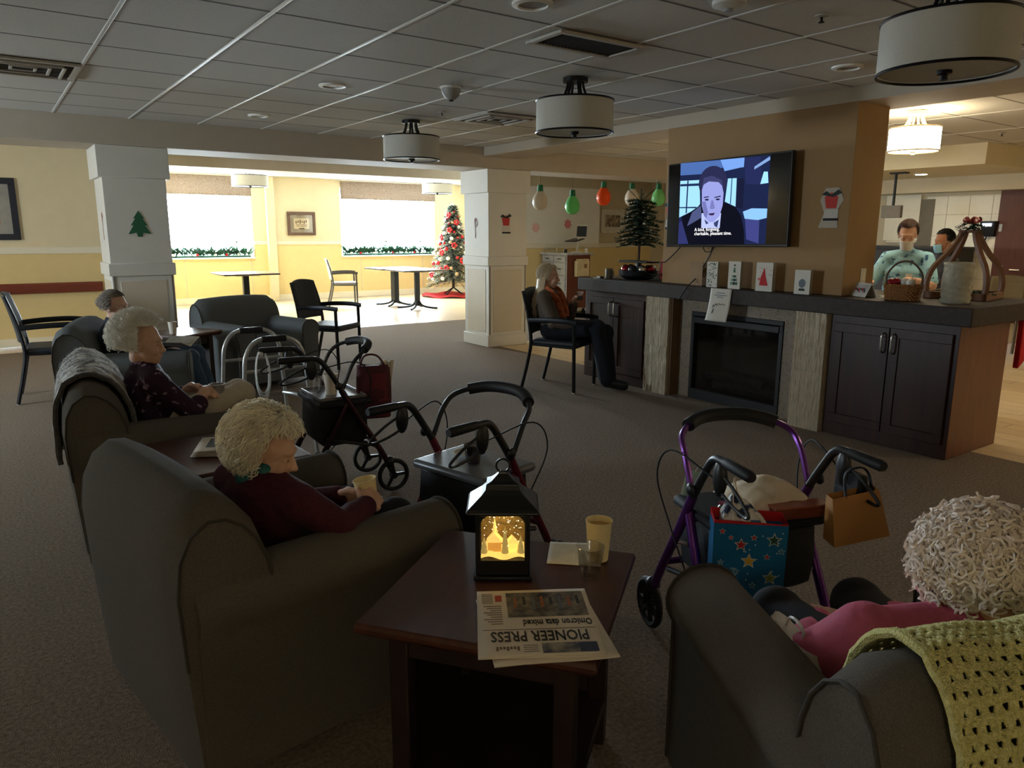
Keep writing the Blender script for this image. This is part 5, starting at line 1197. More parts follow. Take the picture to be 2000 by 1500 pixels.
# ------------------------------------------------------------------ nurse station background (wall plane x = 11.5)
WX_ = 11.5
def wbox(name, p0, p1, d, m, parent=None, x=WX_, **k):
    a, b = at(*p0, 'x', x), at(*p1, 'x', x)
    return MB().box(x-d, x, min(a.y, b.y), max(a.y, b.y), min(a.z, b.z), max(a.z, b.z)).build(name, m, parent, **k)
WTILE = mat('white_wall_tile', S(238,232,214), .3, var=.02)
wr_ = bpy.data.objects['wall_right']
a, b = at(1812, 384, 'x', WX_), at(1962, 585, 'x', WX_)
yy = a.y
while yy > b.y+.01:
    z = .55
    while z < a.z:
        o = MB().box(WX_-.012, WX_, max(b.y, yy-.30)+.003, yy-.003, z+.003, min(z+.30, a.z)-.003).build('tile', WTILE, wr_, smooth=False); z += .30
    yy -= .30
wbox('door_recess', (1793, 390), (1813, 520), .02, mat('grey_recess', S(120,112,98), .8), wr_)
wbdx = thing('whiteboard', 'large white board on the nurse station wall', 'whiteboard', (0, 0, 0)); wbox('board', (1735, 383), (1792, 470), .03, WTILE, wbdx); wbox('marker_tray', (1735, 470), (1792, 474), .07, TRIM, wbdx)
dr = wbox('door_1', (1962, 350), (2085, 640), .04, mat('door_cherry', S(96,52,38), .45, var=.15, stretch=(4, 4, .5))); dr['kind'] = 'structure'
hz = at(1975, 480, 'x', WX_); MB().tube([(WX_-.09, hz.y-.05, 1.0), (WX_-.09, hz.y-.17, 1.0)], .012, 8).build('door_handle', STEEL, dr)
for py in (445, 525): h_ = at(1957, py, 'x', WX_); MB().box(WX_-.05, WX_-.02, h_.y-.02, h_.y+.02, h_.z-.05, h_.z+.05).build('hinge', STEEL, dr)
nc = thing('station_counter', 'dark back counter of the nurse station', 'counter', (0, 0, 0))
MB().box(10.6, 11.45, 4.9, 7.4, 0, 1.26).build('counter_front', mat('counter_dark', S(46,42,42), .5), nc); MB().box(10.55, 11.47, 4.85, 7.45, 1.26, 1.3).build('counter_top', BLK, nc, bevel=.004)
dp = at(1932, 445, 'x', WX_-.06); di = thing('wall_dispenser', 'black wall dispenser with glowing strip and hanging cord', 'dispenser', (WX_-.012, dp.y, dp.z))
MB().loft([[(-.0, -.11, .09), (-.13, -.1, .09), (-.13, .1, .09), (0, .11, .09)], [(0, -.09, -.12), (-.06, -.07, -.12), (-.06, .07, -.12), (0, .09, -.12)]]).build('shell', PLS, di, bevel=.01)
MB().box(-.135, -.131, -.06, .06, .02, .06).build('status_light', glow('status_light', (.75, .85, 1), 2.5), di); MB().tube(bez([(-.03, .03, -.12), (-.03, .07, -.3), (-.02, .05, -.5)], 5), .01, 5).build('cord', CBL, di)
hp = at(1752, 330, 'x', 9.9); hm = thing('hanging_monitor', 'dark ceiling pole with small hanging monitor', 'monitor', (9.9, hp.y, 2.262))
MB().tube([(0, 0, 0), (0, 0, -.42)], .018, 8).build('pole', BLK, hm); MB().box(-.06, .06, -.14, .06, -.02, 0).build('mount', BLK, hm); MB().box(-.03, .03, -.12, .14, -.58, -.42).build('screen_box', mat('monitor_grey', S(120,112,100), .5), hm, bevel=.006)
lsw = at(1942, 482, 'x', WX_-.012); t = thing('wall_switch', 'white switch plate on the tiled nurse station wall', 'switch', (WX_-.0125, lsw.y, lsw.z)); MB().box(-.008, 0, -.1, .1, -.1, .1).build('plate', TRIM, t, bevel=.003); MB().box(-.012, -.008, -.02, .02, -.03, .03).build('toggle', CARD, t)
# ------------------------------------------------------------------ people
def remesh(mb, vox, name, m, parent, it=4, ang=180, post=None):
    me = mb.mesh('tmp'); o = bpy.data.objects.new('tmp', me); COL.objects.link(o)
    md = o.modifiers.new('r', 'REMESH'); md.mode = 'VOXEL'; md.voxel_size = vox; md.use_smooth_shade = True
    sm = o.modifiers.new('s', 'SMOOTH'); sm.factor = .5; sm.iterations = it
    out = bpy.data.meshes.new_from_object(o.evaluated_get(bpy.context.evaluated_depsgraph_get()))
    bpy.data.objects.remove(o); out.name = name; out.materials.clear(); out.materials.append(m)
    if post: post(out)
    out.polygons.foreach_set('use_smooth', [True]*len(out.polygons)); out.update()
    r = bpy.data.objects.new(name, out); COL.objects.link(r); r.parent = parent; return r
def limb(mb, pts, rs, n=14, inf=0):
    pts = [Vector(p) for p in pts]; mb.tube(pts, [r+inf for r in rs], n)
    for p, r in zip(pts, rs): mb.ell(p, r+inf, n, 8)
def rotm(yaw, pitch, roll=0):
    return Matrix.Rotation(R(yaw), 4, 'Z') @ Matrix.Rotation(R(-pitch), 4, 'Y') @ Matrix.Rotation(R(roll), 4, 'X')
SKIN = mix2('skin_pale', S(206,160,134), S(222,182,158), 30, .3, .7, rough=.55, bump=.15, bs=140)
SKIN2 = mix2('skin_brown', S(150,100,72), S(168,116,86), 30, .3, .7, rough=.55, bump=.1, bs=140)
def head_prims(mb, M, s):
    M0 = mb.M; mb.M = M @ Matrix.Diagonal((s, s, s, 1))
    mb.ell((-.012, 0, .028), (.095, .075, .092), 18, 12); mb.ell((.028, 0, -.042), (.06, .056, .068), 16, 10)
    mb.ell((.058, 0, -.088), (.026, .028, .02), 12, 8); mb.ell((.072, 0, .026), (.022, .05, .014), 12, 8)
    mb.tube([(.082, 0, .012), (.098, 0, -.012), (.106, 0, -.03)], [.008, .0095, .011], 10); mb.ell((.107, 0, -.029), .0112, 10, 8)
    for q in (-1, 1):
        mb.ell((.098, q*.012, -.033), .009, 8, 6); mb.ell((.058, q*.036, -.03), (.028, .022, .026), 10, 8)
        mb.ell((-.004, q*.075, -.008), (.02, .009, .032), 10, 8); mb.ell((.072, q*.031, .0), (.014, .016, .011), 10, 8)
    mb.ell((.083, 0, -.058), (.013, .025, .007), 10, 6); mb.ell((.081, 0, -.069), (.013, .022, .007), 10, 6)
    mb.M = M0
def eyes(M, s, parent):
    for q in (-1, 1):
        c = M @ Matrix.Diagonal((s, s, s, 1)) @ Vector((.0745, q*.031, .001)); f = (M.to_3x3() @ Vector((1, 0, 0)))
        e = MB().ell(c, .0095*s, 10, 8).build('eye', mat('eye_white', S(214,206,196), .3, var=0), parent)
        MB().ell(c+f*.0062*s, .0048*s, 8, 6).build('iris', mat('iris', S(44,36,32), .2, var=0), e)
def hand_prims(mb, w, d, up, s=1, side=1, curl=.6, spread=1.0):
    """w wrist, d pointing along the hand, up = back of hand, side +1 thumb towards d x up"""
    d = Vector(d).normalized(); up = Vector(up); up = (up-d*up.dot(d)).normalized(); sd = d.cross(up)*side; w = Vector(w)
    P = lambda a, b, c: w+(d*a+sd*b+up*c)*s
    for k in range(5): mb.ell(P(.045, (k-2)*.016, 0), (.034*s, .034*s, .016*s) if 0 else .0165*s, 8, 6)
    for a in (.015, .035, .055, .075):
        for b in (-.026, -.009, .009, .026): mb.ell(P(a, b*(.75+a*4), 0), .0145*s, 8, 6)
    for k, (b, L_) in enumerate(((.030, .068), (.010, .076), (-.010, .071), (-.030, .056))):
        p = [P(.078, b, 0)]; a = 0; q = Vector((.078, b, 0))
        for seg, f in ((.45, .35), (.32, .8), (.23, .6)):
            a += curl*f; q = q+Vector((math.cos(a)*L_*seg, b*.04*spread, -math.sin(a)*L_*seg)); p.append(P(*q))
        limb(mb, p, [.0092*s, .0088*s, .008*s, .007*s], 8)
    p = [P(.012, .026, -.004), P(.042, .05, -.014), P(.066, .056, -.026), P(.088, .048, -.034)]
    limb(mb, p, [.014*s, .0115*s, .0098*s, .0085*s], 8)
def person(label, loc, rz, J, s=.92, vox=.006, top=None, pants=None, shoes=None, skin=SKIN, look=(0, 0, 0), sleeve=1.0, hands=True, chest_r=(.12, .155), belly_r=(.13, .165), curl=(.7, .7), handdir=None, z=0, collar=None, armr=(.05, .042, .036, .026), legr=(.085, .065, .045)):
    t = thing('person', label, 'person', (*loc, z), R(rz))
    HM = Matrix.Translation(J['head']) @ rotm(*look)
    V = Vector; hip, chest, neck = V(J['hip']), V(J['chest']), V(J['neck']); rs_, ls_ = V(J['shR']), V(J['shL'])
    def torso(mb, inf=0):
        ax = (chest-hip).normalized(); lat = (ls_-rs_).normalized(); fr = lat.cross(ax)
        Rm = Matrix((fr, lat, ax)).transposed() if 0 else Matrix(((fr.x, lat.x, ax.x), (fr.y, lat.y, ax.y), (fr.z, lat.z, ax.z)))
        for k in range(6):
            u = k/5; c = hip.lerp(chest, u); a = belly_r[0]+(chest_r[0]-belly_r[0])*u; b = belly_r[1]+(chest_r[1]-belly_r[1])*u
            mb.ell(c, ((a+inf)*s, (b+inf)*s, .10*s), 18, 10, Rm)
        mid = (rs_+ls_)/2; limb(mb, [rs_, mid+(neck-mid)*.35, ls_], [.052*s+inf, .062*s+inf, .052*s+inf], 14)
        mb.ell(chest.lerp(neck, .5), ((.085+inf)*s, (.12+inf)*s, .08*s), 14, 8, Rm)
    def arm(mb, sd, inf=0, frac=1.0, hand=False):
        sh, el, wr = V(J['sh'+sd]), V(J['el'+sd]), V(J['wr'+sd])
        r0, r1, r2, r3 = [q*s for q in armr]
        if frac < .5: pts = [sh, sh.lerp(el, frac*2)]; rr = [r0, r1*1.1]
        else: pts = [sh, sh.lerp(el, .5), el, el.lerp(wr, .5), wr] if frac >= 1 else [sh, sh.lerp(el, .5), el, el.lerp(wr, (frac-.5)*2)]; rr = [r0, r1*1.05, r1, r2, r3][:len(pts)]
        limb(mb, pts, rr, 14, inf)
    def leg(mb, sd, inf=0, foot=True):
        k, a = V(J['kn'+sd]), V(J['an'+sd]); h = hip+(ls_-rs_).normalized()*(.085*s if sd == 'L' else -.085*s)
        limb(mb, [h, h.lerp(k, .5), k, k.lerp(a, .45), a], [legr[0]*s*1.05, legr[0]*s*.95, legr[1]*s, legr[1]*s*.86, legr[2]*s], 16, inf)
        if foot:
            d = V(J.get('ft'+sd, (1, 0, 0))).normalized(); limb(mb, [a+V((0, 0, -.03)), a+d*.1*s+V((0, 0, -.055*s)), a+d*.17*s+V((0, 0, -.06*s))], [.034*s, .034*s, .028*s], 12)
    b = MB(); head_prims(b, HM, s); torso(b, -.01)
    hb = HM @ Vector((-.022*s, 0, -.07*s)); limb(b, [hb, hb.lerp(neck, .5), neck], [.05*s, .046*s, .054*s], 14)
    for sd in 'RL':
        arm(b, sd)
        if hands:
            el, wr = V(J['el'+sd]), V(J['wr'+sd]); dd, upv = (handdir or {}).get(sd, (wr-el, (0, 0, 1)))
            hand_prims(b, wr, dd, upv, s*1.0, -1 if sd == 'R' else 1, curl[0] if sd == 'R' else curl[1])
        if pants is not None: leg(b, sd, -.012)
    remesh(b, vox, 'body', skin, t, 2)
    if top:
        g = MB(); torso(g, .014)
        for sd in 'RL': arm(g, sd, .013, sleeve)
        limb(g, [neck+V((0, 0, -.02)), neck], [.07*s, .062*s], 14)
        remesh(g, vox*1.15, 'top_garment', top, t, 5)
    if collar:
        c = neck+V((0, 0, .012)); ax = (hb-neck).normalized(); u, w = frame(ax)
        MB().tube([c+(u*math.cos(2*PI*k/20)+w*math.sin(2*PI*k/20))*.062*s+V((0, 0, .004*math.sin(k*2))) for k in range(20)], .015, 8, closed=True, flat=(.7, 1.5)).build('collar', collar, t)
    if pants:
        g = MB()
        for sd in 'RL': leg(g, sd, .012, False)
        g.ell(hip, (.145*s, .175*s, .11*s), 18, 10)
        remesh(g, vox*1.3, 'trousers', pants, t, 5)
    if shoes:
        for sd in 'RL':
            g = MB(); a = V(J['an'+sd]); d = V(J.get('ft'+sd, (1, 0, 0))).normalized()
            limb(g, [a+V((0, 0, -.035*s)), a+d*.1*s+V((0, 0, -.055*s)), a+d*.185*s+V((0, 0, -.062*s))], [.05*s, .043*s, .036*s], 14); remesh(g, .008, 'shoe', shoes, t, 3)
    eyes(HM, s, t)
    t['hm'] = 1; del t['hm']
    return t, HM
# hair: an under-cap and many strands that follow the skull
def hair(t, HM, s, m, r=(.112, .095, .108), c=(-.02, 0, .03), length=.10, n=1500, wave=.006, curl=0, face=.35, low=-.5, flow=(-.3, 0, -1), rad=.0016, lift=.012, seed=1, name='hair', capk=.93, fringe=.0):
    random.seed(seed); M = HM @ Matrix.Diagonal((s, s, s, 1)); C = Vector(c); F = Vector(flow).normalized()
    def inside(d): return not (d.x > face and d.z < .52+fringe) and d.z > low
    cap = MB(); nu, nv = 36, 24; idx = {}; vs = []; fs = []
    for j in range(nv+1):
        for i in range(nu):
            th = PI*j/nv; ph = 2*PI*i/nu; d = Vector((math.sin(th)*math.cos(ph), math.sin(th)*math.sin(ph), math.cos(th)))
            k = capk*(1+.05*noise.noise(d*4+Vector((seed, 0, 0)))); vs.append(C+Vector((d.x*r[0]*k, d.y*r[1]*k, d.z*r[2]*k))); idx[(i, j)] = d
    for j in range(nv):
        for i in range(nu):
            q = [(i, j), ((i+1) % nu, j), ((i+1) % nu, j+1), (i, j+1)]
            if all(inside(idx[(a, b)]) for a, b in q): fs.append(tuple(b*nu+a for a, b in reversed(q)))
    cap.M = M; cap.add(vs, fs); cap.build(name, m, t, solid=.004)
    st = MB(); st.M = M; k = 0
    while k < n:
        d = Vector((random.gauss(0, 1), random.gauss(0, 1), random.gauss(.2, 1))).normalized()
        if not inside(d): continue
        k += 1; p = d.copy(); pts = []; ph = random.uniform(0, 6.28); lf = random.uniform(0, lift); L_ = length*random.uniform(.6, 1.15); ns = 9
        side = d.cross(F); side = side.normalized() if side.length > .05 else Vector((0, 1, 0))
        rr = sum(r)/3
        if curl:
            cr_ = curl*random.uniform(.7, 1.3); ax = (d+Vector((random.uniform(-.6, .6), random.uniform(-.6, .6), random.uniform(-.6, .6)))).normalized(); u, w = frame(ax)
            base = C+Vector((d.x*r[0], d.y*r[1], d.z*r[2]))*(.9+.1*random.random())
            pts = [base+ax*(L_*i/12)*.5+(u*math.cos(ph+i*.95)+w*math.sin(ph+i*.95))*cr_ for i in range(13)]
        else:
            for i in range(ns):
                tt = i/(ns-1); tang = F-p*F.dot(p); tang = tang.normalized() if tang.length > .02 else side
                if i: p = (p+tang*(L_/ns/rr)).normalized()
                if p.x > face+.02 and p.z < .44+fringe: break
                k_ = 1+(lf+wave*math.sin(ph+tt*7))/rr
                pts.append(C+Vector((p.x*r[0], p.y*r[1], p.z*r[2]))*k_+side*wave*math.sin(ph*1.7+tt*9))
        m_ = len(pts)
        if m_ < 3: continue
        st.tube(pts, [rad*(1-.6*i/m_) for i in range(m_)], 3, caps=False)
    tag(st.build('hair_strands', m, t), kind='stuff')
WHH = mat('white_hair', S(244,240,230), .5, var=.12, vs=40)
BLH = mat('pale_blond_hair', S(242,230,206), .5, var=.16, vs=40)

# woman in burgundy sweater
BURG = mat('burgundy_knit', S(72,26,38), .95, var=.15, vs=60, bump=.6, bs=160)
TEAL = mix2('teal_plaid', S(30,84,88), S(60,120,116), 30, .4, .6, rough=.9)
p1, hm = person('woman in burgundy sweater with pale blond hair, holding a cup', (FGX, FGY), FGH, dict(head=(-.055, -.125, .835), hip=(-.06, -.06, .52), chest=(-.09, -.10, .66), neck=(-.085, -.12, .755), shR=(-.03, -.265, .70), shL=(-.10, .035, .715), elR=(.06, -.335, .625), wrR=(.185, -.275, .635), elL=(.06, .03, .58), wrL=(.175, -.12, .63), knR=(.40, -.12, .50), knL=(.40, .10, .50), anR=(.46, -.12, .10), anL=(.46, .10, .10)),
    s=.90, vox=.0055, top=BURG, pants=mat('black_slacks', S(24,22,24), .9), shoes=BLK, look=(-44, -20, 0), collar=TEAL, curl=(.9, .9),
    handdir={'R': ((.75, .45, .15), (.3, -.6, .5)), 'L': ((.75, -.55, .05), (.3, .6, .5))})
hair(p1, hm, .90, BLH, r=(.120, .104, .116), c=(-.024, 0, .024), length=.15, n=2600, wave=.010, face=.30, low=-.62, flow=(-.25, .25, -1), lift=.02, seed=5)
cc_ = cup('cream paper cup held by the woman in burgundy', (0, 0, 0), .09, .037, .028, YCUP, (COF, .7)); a_ = R(FGH)
def loc2(T, v): a = R(T[2]); return Vector((T[0]+v[0]*math.cos(a)-v[1]*math.sin(a), T[1]+v[0]*math.sin(a)+v[1]*math.cos(a), v[2]))
cc_.location = loc2((FGX, FGY, FGH), (.245, -.205, .605)); cc_.rotation_euler = (R(-6), R(-8), 0)
lpn = thing('paper_napkin', 'white napkin on the lap of the woman in burgundy', 'napkin', loc2((FGX, FGY, FGH), (.22, -.12, .605)), R(30))
MB().grid(lambda u, v: (-.08+.16*u, -.08+.16*v, -.02*(u-.5)**2+.004*math.sin(u*8+v*5)), 12, 12).build('ply', MATS['napkin'], lpn, solid=.0015); MB().tube([(-.08, 0, .003), (.08, 0, .003)], .001, 4).build('crease', MATS['napkin'], lpn)

# woman with white hair, floral top
FLOR = mix2('floral_blouse', S(48,26,44), S(170,140,160), 26, .60, .68, rough=.8, bump=.2, bs=60, detail=3)
BEI = mat('beige_slacks', S(190,178,158), .9, var=.05, bump=.2, bs=40)
T2 = C2
p2, hm = person('white-haired woman in dark floral blouse and beige slacks', C2[:2], C2[2], dict(head=(-.085, -.09, .945), hip=(-.05, -.03, .54), chest=(-.09, -.06, .72), neck=(-.095, -.075, .84), shR=(-.06, -.22, .775), shL=(-.09, .09, .78), elR=(.10, -.225, .60), wrR=(.165, -.14, .695), elL=(.06, .14, .60), wrL=(.13, .06, .685), knR=(.36, -.04, .64), knL=(.37, .13, .62), anR=(.47, -.05, .10), anL=(.48, .13, .10)),
    s=.92, vox=.0065, top=FLOR, pants=BEI, shoes=mat('tan_shoe', S(150,130,110), .6), look=(-26, -4, 0), sleeve=.72, curl=(1.0, .9), handdir={'R': ((.6, .35, -.25), (.5, -.4, .6)), 'L': ((.6, -.4, -.2), (.5, .4, .6))})
hair(p2, hm, .92, WHH, r=(.124, .114, .122), c=(-.028, 0, .034), length=.08, n=2600, wave=.012, face=.40, low=-.45, flow=(-1, 0, .1), lift=.026, seed=8)
sv = cup('grey mug held by the white-haired woman', (0, 0, 0), .09, .038, .034, mat('mug_grey2', S(140,134,130), .5), (COF, .8), name='held_mug', cat='mug'); sv.location = loc2(C2, (.235, -.075, .62))

# woman with glasses
NAVY = mat('navy_jacket', S(34,40,54), .9, var=.1, bump=.4, bs=60); JEAN = mat('blue_jeans', S(62,82,104), .9, var=.15, vs=40, bump=.3, bs=200)
p3, hm = person('woman with glasses and grey-brown bun in navy jacket', C3[:2], C3[2], dict(head=(-.085, -.06, .925), hip=(-.06, -.02, .53), chest=(-.12, -.04, .70), neck=(-.115, -.05, .815), shR=(-.10, -.20, .75), shL=(-.11, .12, .755), elR=(.04, -.23, .57), wrR=(.22, -.10, .58), elL=(.04, .18, .57), wrL=(.22, .06, .58), knR=(.40, -.10, .53), knL=(.42, .12, .53), anR=(.50, -.10, .10), anL=(.52, .12, .10)),
    s=.93, vox=.008, top=NAVY, pants=JEAN, shoes=BLK, look=(-22, -2, 0), curl=(.5, .5))
hair(p3, hm, .93, mat('grey_brown_hair', S(120,106,92), .6, var=.15, vs=40), r=(.106, .088, .103), c=(-.02, 0, .03), length=.13, n=1100, wave=.003, face=.42, low=-.35, flow=(-1, 0, -.35), lift=.006, seed=2)
bn_ = MB(); bn_.M = hm; bn_.ell((-.115, 0, .03), (.035, .04, .04), 12, 8); bn_.build('hair_bun', MATS['grey_brown_hair'], p3)
def glasses(t, hm, s):
    g = MB(); g.M = hm @ Matrix.Diagonal((s, s, s, 1))
    for q in (-1, 1):
        g.tube([(.094, q*.033+.022*math.cos(a), .0+.017*math.sin(a)) for a in [2*PI*k/14 for k in range(14)]], .0018, 5, closed=True); g.tube([(.092, q*.055, .004), (.04, q*.077, .008), (-.01, q*.08, .0)], .0018, 5)
    g.tube([(.096, -.011, .003), (.096, .011, .003)], .0018, 5); o = g.build('glasses', STEEL, t)
    l = MB(); l.M = g.M
    for q in (-1, 1): l.lathe([(.0005, .094), (.021, .094), (.021, .0945), (.0005, .0945)], 14, (0, q*.033, 0), 'x')
    l.build('lenses', clear('lens_clear', (1, 1, 1), .2), o)
glasses(p3, hm, .93)
ob_ = thing('open_folder', 'open white folder on the lap of woman with glasses', 'folder', loc2(C3, (.30, -.02, .615)), R(C3[2]-20))
for q in (-1, 1): MB().add([(-.11, 0, 0), (.11, 0, 0), (.11, q*.15, .05), (-.11, q*.15, .05)], [(0, 1, 2, 3)]).build('leaf', CARD, ob_, smooth=False, solid=.006)
MB().box(-.10, .10, .012, .14, .012, .016).build('page', mat('page_grey', S(200,200,194), .8), ob_).rotation_euler = (R(18), 0, 0)

# woman in pink with curly hair
PINK = mat('pink_jersey', S(206,98,126), .85, var=.08, vs=12, bump=1.0, bs=9, stretch=(1, 2.2, .8))
p4, hm = person('woman in pink top with curly white hair under yellow throw', C5[:2], C5[2], dict(head=(.05, -.105, .748), hip=(.0, .05, .49), chest=(-.02, .03, .585), neck=(.005, -.05, .665), shR=(.0, -.2, .62), shL=(.03, .155, .635), elR=(.10, -.22, .54), wrR=(.26, -.08, .54), elL=(.12, .235, .53), wrL=(.27, .12, .53), knR=(.40, -.07, .50), knL=(.38, .17, .50), anR=(.40, -.10, .10), anL=(.37, .16, .10)),
    s=.92, vox=.0065, top=PINK, pants=mat('black_slacks', S(24,22,24), .9), shoes=BLK, look=(-10, -35, 0), chest_r=(.15, .19), belly_r=(.16, .20), armr=(.068, .052, .042, .028))
hair(p4, hm, .92, mat('cream_curls', S(244,228,214), .9, var=.1, vs=30), r=(.128, .122, .122), c=(-.025, 0, .025), length=.08, n=1500, curl=.015, face=.5, low=-.8, rad=.0062, seed=12, capk=.96)
# long-haired woman by the fireplace
OLV = mat('taupe_jacket', S(98,86,76), .9, var=.1, bump=.4, bs=50); DKN = mat('navy_slacks', S(20,24,34), .9, bump=.3, bs=40)
T5 = (4.50, 5.50, -64)
p5, hm = person('woman with long blond hair and orange scarf by the fireplace', T5[:2], T5[2], dict(head=(-.165, 0, 1.06), hip=(-.10, 0, .56), chest=(-.17, 0, .78), neck=(-.175, 0, .93), shR=(-.155, -.165, .87), shL=(-.155, .165, .87), elR=(-.02, -.215, .64), wrR=(.17, -.10, .62), elL=(-.02, .20, .68), wrL=(.055, .11, .80), knR=(.36, -.05, .60), knL=(.38, .11, .54), anR=(.47, -.03, .14), anL=(.42, .12, .095), ftR=(1, .1, 0), ftL=(1, 0, 0)),
    s=.94, vox=.0075, top=OLV, pants=DKN, shoes=BLK, look=(18, -4, 0), handdir={'L': ((.4, -.2, .8), (-.4, .4, .4)), 'R': ((.9, .3, -.1), (0, 0, 1))}, curl=(.4, 1.2), legr=(.095, .082, .075))
LBH = mat('long_blond_hair', S(214,196,166), .5, var=.15, vs=40)
hair(p5, hm, .94, LBH, r=(.110, .092, .108), c=(-.02, 0, .03), length=.17, n=900, wave=.003, face=.40, low=-.6, flow=(-.45, 0, -1), lift=.006, seed=3)
lh = MB(); random.seed(77)
for k in range(420):
    a = random.uniform(PI*.42, PI*1.58); x, y = -.18+.095*math.cos(a), .092*math.sin(a); L_ = random.uniform(.28, .42); z0 = 1.09
    lh.tube([(x, y, z0), (x-.012, y*1.02, z0-.12), (x-.035-.02*random.random(), y*1.15+.01*math.sin(k), z0-.25), (x-.045+.03*math.sin(k*3), y*1.25+.015*math.sin(k*2), z0-L_)], [.003, .0035, .003, .0012], 4, caps=False)
tag(lh.build('long_hair_strands', LBH, p5), kind='stuff')
SCF = mix2('orange_scarf', S(140,66,40), S(196,110,70), 20, .35, .65, rough=.9, bump=.4, bs=60)
for q in (-1, 1): MB().tube(bez([(-.23, q*.05, .95), (-.13, q*.085, .93), (-.06, q*.065, .86), (-.02, q*.05, .76), (.0, q*.04, .68)], 4), .034, 8, flat=(.5, 1.2)).build('scarf', SCF, p5)
wg = cup('clear wine cup of dark drink raised by long-haired woman', (0, 0, 0), .085, .036, .026, clearm=PCUP, fill=(COLA, .5), name='wine_cup'); wg.location = loc2(T5, (.125, .075, .84))
# nurses
SCR = mix2('floral_scrubs', S(160,212,230), S(52,90,140), 24, .56, .66, rough=.8, bump=.2, bs=60, detail=3)
def mask(t, hm, s, c):
    g = MB(); g.M = hm @ Matrix.Diagonal((s, s, s, 1))
    def fn(u, v):
        a = (u-.5)*2.3; z = -.014-.095*v; b = 1+.10*math.sin(v*PI); r = .066+.018*math.sin(v*PI)
        return ((.032+.082*math.cos(a)*b*(1-.12*v)), .064*math.sin(a)*(1-.12*v), z-.008)
    o = g.grid(fn, 16, 10).build('face_mask', mat('mask_'+str(int(c[0]*100)), c, .8, var=.02), t, solid=.003)
    e = MB(); e.M = g.M
    for q in (-1, 1): e.tube(bez([(.06, q*.062, -.02), (.02, q*.078, -.0), (-.012, q*.083, -.01), (.02, q*.076, -.06), (.05, q*.06, -.09)], 4), .0014, 4)
    e.build('ear_loop', MATS['mask_'+str(int(c[0]*100))], o)
stand = dict(hip=(0, 0, .82), chest=(0, 0, 1.05), neck=(.01, 0, 1.24), shR=(0, -.165, 1.175), shL=(0, .165, 1.175), elR=(.08, -.27, .95), wrR=(.24, -.24, .98), elL=(.10, .25, .95), wrL=(.28, .16, 1.0), knR=(.02, -.1, .46), knL=(.02, .1, .46), anR=(0, -.1, .09), anL=(0, .1, .09))
stand6 = {k: (v[0], v[1], v[2]+(.085 if v[2] > .6 else 0)) for k, v in stand.items()}
p6, hm = person('nurse in turquoise floral scrubs and white face mask', (6.78, 3.45), 192, dict(head=(.055, 0, 1.47), **stand6), s=.96, vox=.008, top=SCR, pants=mat('teal_scrub_pants', S(50,90,100), .9), shoes=CARD, look=(14, -22, 0), sleeve=.42, chest_r=(.135, .17), belly_r=(.15, .185))
hair(p6, hm, .96, mat('brown_hair', S(70,48,36), .5, var=.15, vs=40), r=(.106, .089, .104), c=(-.02, 0, .032), length=.13, n=900, wave=.002, face=.38, low=-.35, flow=(-1, 0, -.2), lift=.004, seed=6)
mask(p6, hm, .96, S(224,226,224)); MB().cbox((.155, .07, 1.09), (.006, .055, .085), (0, R(-6), 0)).build('id_badge', CARD, p6)
p7, hm = person('second nurse in dark top and blue face mask', (8.6, 3.98), 150, dict(head=(.02, 0, 1.40), **stand), s=.96, vox=.010, top=mat('charcoal_top', S(52,50,54), .9), pants=NAVY, shoes=BLK, skin=SKIN2, look=(0, -10, 0))
hair(p7, hm, .96, mat('black_hair', S(26,22,22), .5, var=.15, vs=40), r=(.106, .089, .104), c=(-.02, 0, .032), length=.13, n=700, wave=.002, face=.38, low=-.35, flow=(-1, 0, -.2), lift=.004, seed=6)
mask(p7, hm, .96, S(130,180,200))
# ------------------------------------------------------------------ throws over the chair backs
def back_path(off):                              # path over the chair back in local x,z
    P = [(a, b) for a, b in BACKP if b > .3]; pts = []
    for k, (a, b) in enumerate(P):
        p0 = Vector(P[max(0, k-1)]); p1_ = Vector(P[min(len(P)-1, k+1)]); d = (p1_-p0).normalized(); n_ = Vector((-d.y, d.x)); pts.append(Vector((a, b))+n_*off)
    return pts
def along(pts, t_):
    seg = [(pts[i+1]-pts[i]).length for i in range(len(pts)-1)]; L_ = sum(seg); d = t_*L_
    for i, s_ in enumerate(seg):
        if d <= s_ or i == len(seg)-1: return pts[i].lerp(pts[i+1], min(1, d/s_))
        d -= s_
def bulge(y): return 1+.05*(1-min(1, abs(y)/.425)**2)
# grey fluffy throw
tb = thing('fluffy_throw', 'grey and white fluffy throw draped over armchair back', 'throw', (C2[0], C2[1], 0), R(C2[2]))
bp = back_path(.022)
def thr(u, v):
    y = -.375+.79*u; y2 = y+.05*math.sin(v*3); p = along(bp, .06+.80*v+.03*math.sin(u*9)); zz = .4+(p.y-.4)*bulge(y)
    n_ = .014*noise.noise(Vector((u*9, v*9, 2)))+.008*noise.noise(Vector((u*30, v*12, 5)))
    return (p.x+n_*.5, y2, zz+.012+n_)
FUR = mix2('fluffy_grey', S(140,138,138), S(240,238,232), 9, .38, .62, rough=1, bump=1, bs=90, stretch=(1.5, 3, 1.5))
MB().grid(thr, 46, 40).build('fleece', FUR, tb, solid=.016)
fu = MB(); random.seed(31)
for k in range(2600):
    u, v = random.random(), random.random(); p = Vector(thr(u, v)); o_ = Vector((random.uniform(-1, .3), random.uniform(-1, 1), random.uniform(0, 1))).normalized()*random.uniform(.012, .026)
    w_ = frame(o_)[0]*.0022; q = p+Vector((0, 0, .006)); fu.add([q-w_, q+w_, q+o_], [(0, 1, 2)])
tag(fu.build('fleece_tufts', FUR, tb), kind='stuff')
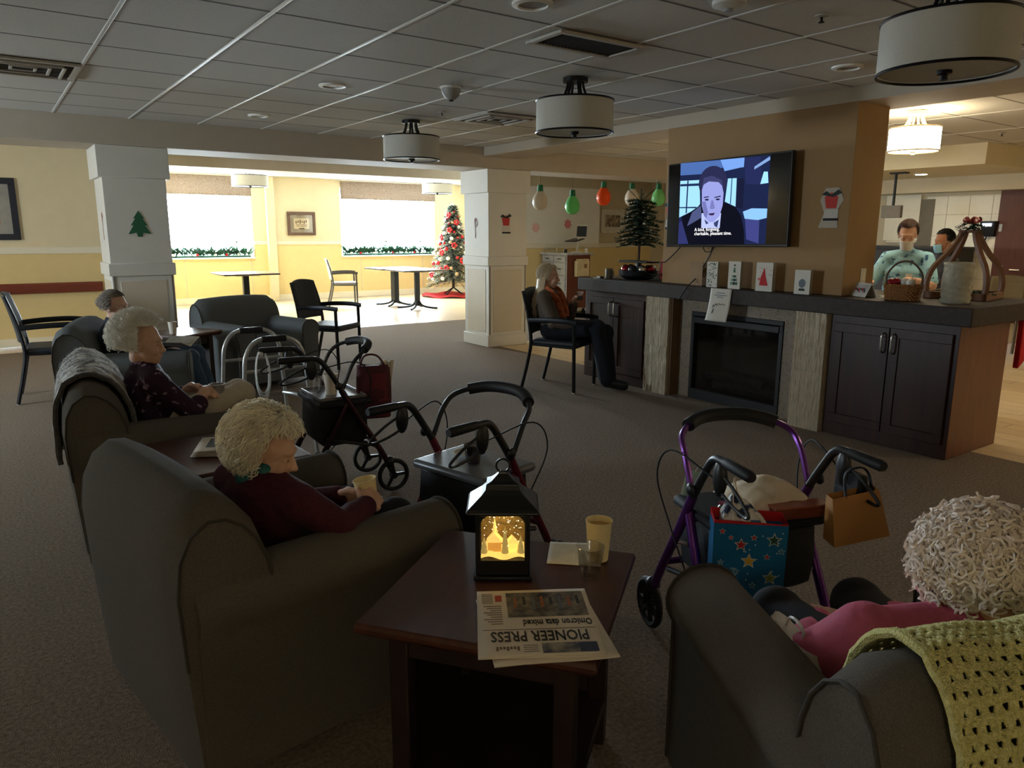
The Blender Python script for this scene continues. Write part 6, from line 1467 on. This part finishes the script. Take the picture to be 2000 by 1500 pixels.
for q in (0, 1): MB().tube([Vector(thr(q, k/24))+Vector((0, 0, .004*math.sin(k*2))) for k in range(25)], .012, 6).build('binding', mat('throw_edge', S(80,76,74), 1, var=.3, vs=60), tb)
# yellow crochet throw: a draped net with real holes
ty = thing('crochet_throw', 'pale yellow crocheted throw draped over armchair back', 'throw', (C5[0], C5[1], 0), R(C5[2]))
bp2 = back_path(.02)
YN = mix2('yellow_yarn', S(206,196,120), S(232,224,160), 120, .3, .7, rough=1, bump=.8, bs=300)
def cro(u, v):
    y = .30-.75*u; p = along(bp2, .02+.93*v); zz = .4+(p.y-.4)*bulge(y)
    return Vector((p.x+.004*math.sin(u*21), y+.035*math.sin(v*2.6), zz+.006+.004*math.sin(v*30)*math.sin(u*30)))
NU, NV = 204, 204; vs = []; fs = []
for j in range(NV+1):
    for i in range(NU+1):
        u, v = i/NU, j/NV; p = cro(u, v); n_ = .0022*math.sin(i*PI/2.5)*math.sin(j*PI/2.5); vs.append((p.x-n_, p.y, p.z+n_))
for j in range(NV):
    for i in range(NU):
        row = j//5; hole = (j % 5 in (2, 3)) and ((i+(row % 2)*3) % 6 in (1, 2))
        if not hole: fs.append((j*(NU+1)+i, j*(NU+1)+i+1, (j+1)*(NU+1)+i+1, (j+1)*(NU+1)+i))
MB().add(vs, fs).build('crochet_net', YN, ty, solid=.005)
MB().tube([cro(0, k/40)+Vector((0, .002, .003*math.sin(k*3))) for k in range(41)], .009, 6).build('border', YN, ty)
MB().tube([cro(k/40, 1)+Vector((0, 0, .003*math.sin(k*3))) for k in range(41)], .009, 6).build('border', YN, ty)
# plastic bag tucked beside the pink lady
pbg = thing('white_bag', 'white plastic bag tucked between armrest and black slacks', 'bag', loc2(C5, (.14, .255, .455)), R(C5[2]))
MB().loft(bagf(.10, .035, .13)).build('bag_skin', mat('white_plastic', S(206,200,192), .4, var=.1, bump=.4, bs=30), pbg); MB().tube(bez([(-.05, 0, .12), (-.03, 0, .16), (.02, 0, .16), (.04, 0, .12)], 4), .004, 5).build('handle', MATS['white_plastic'], pbg)
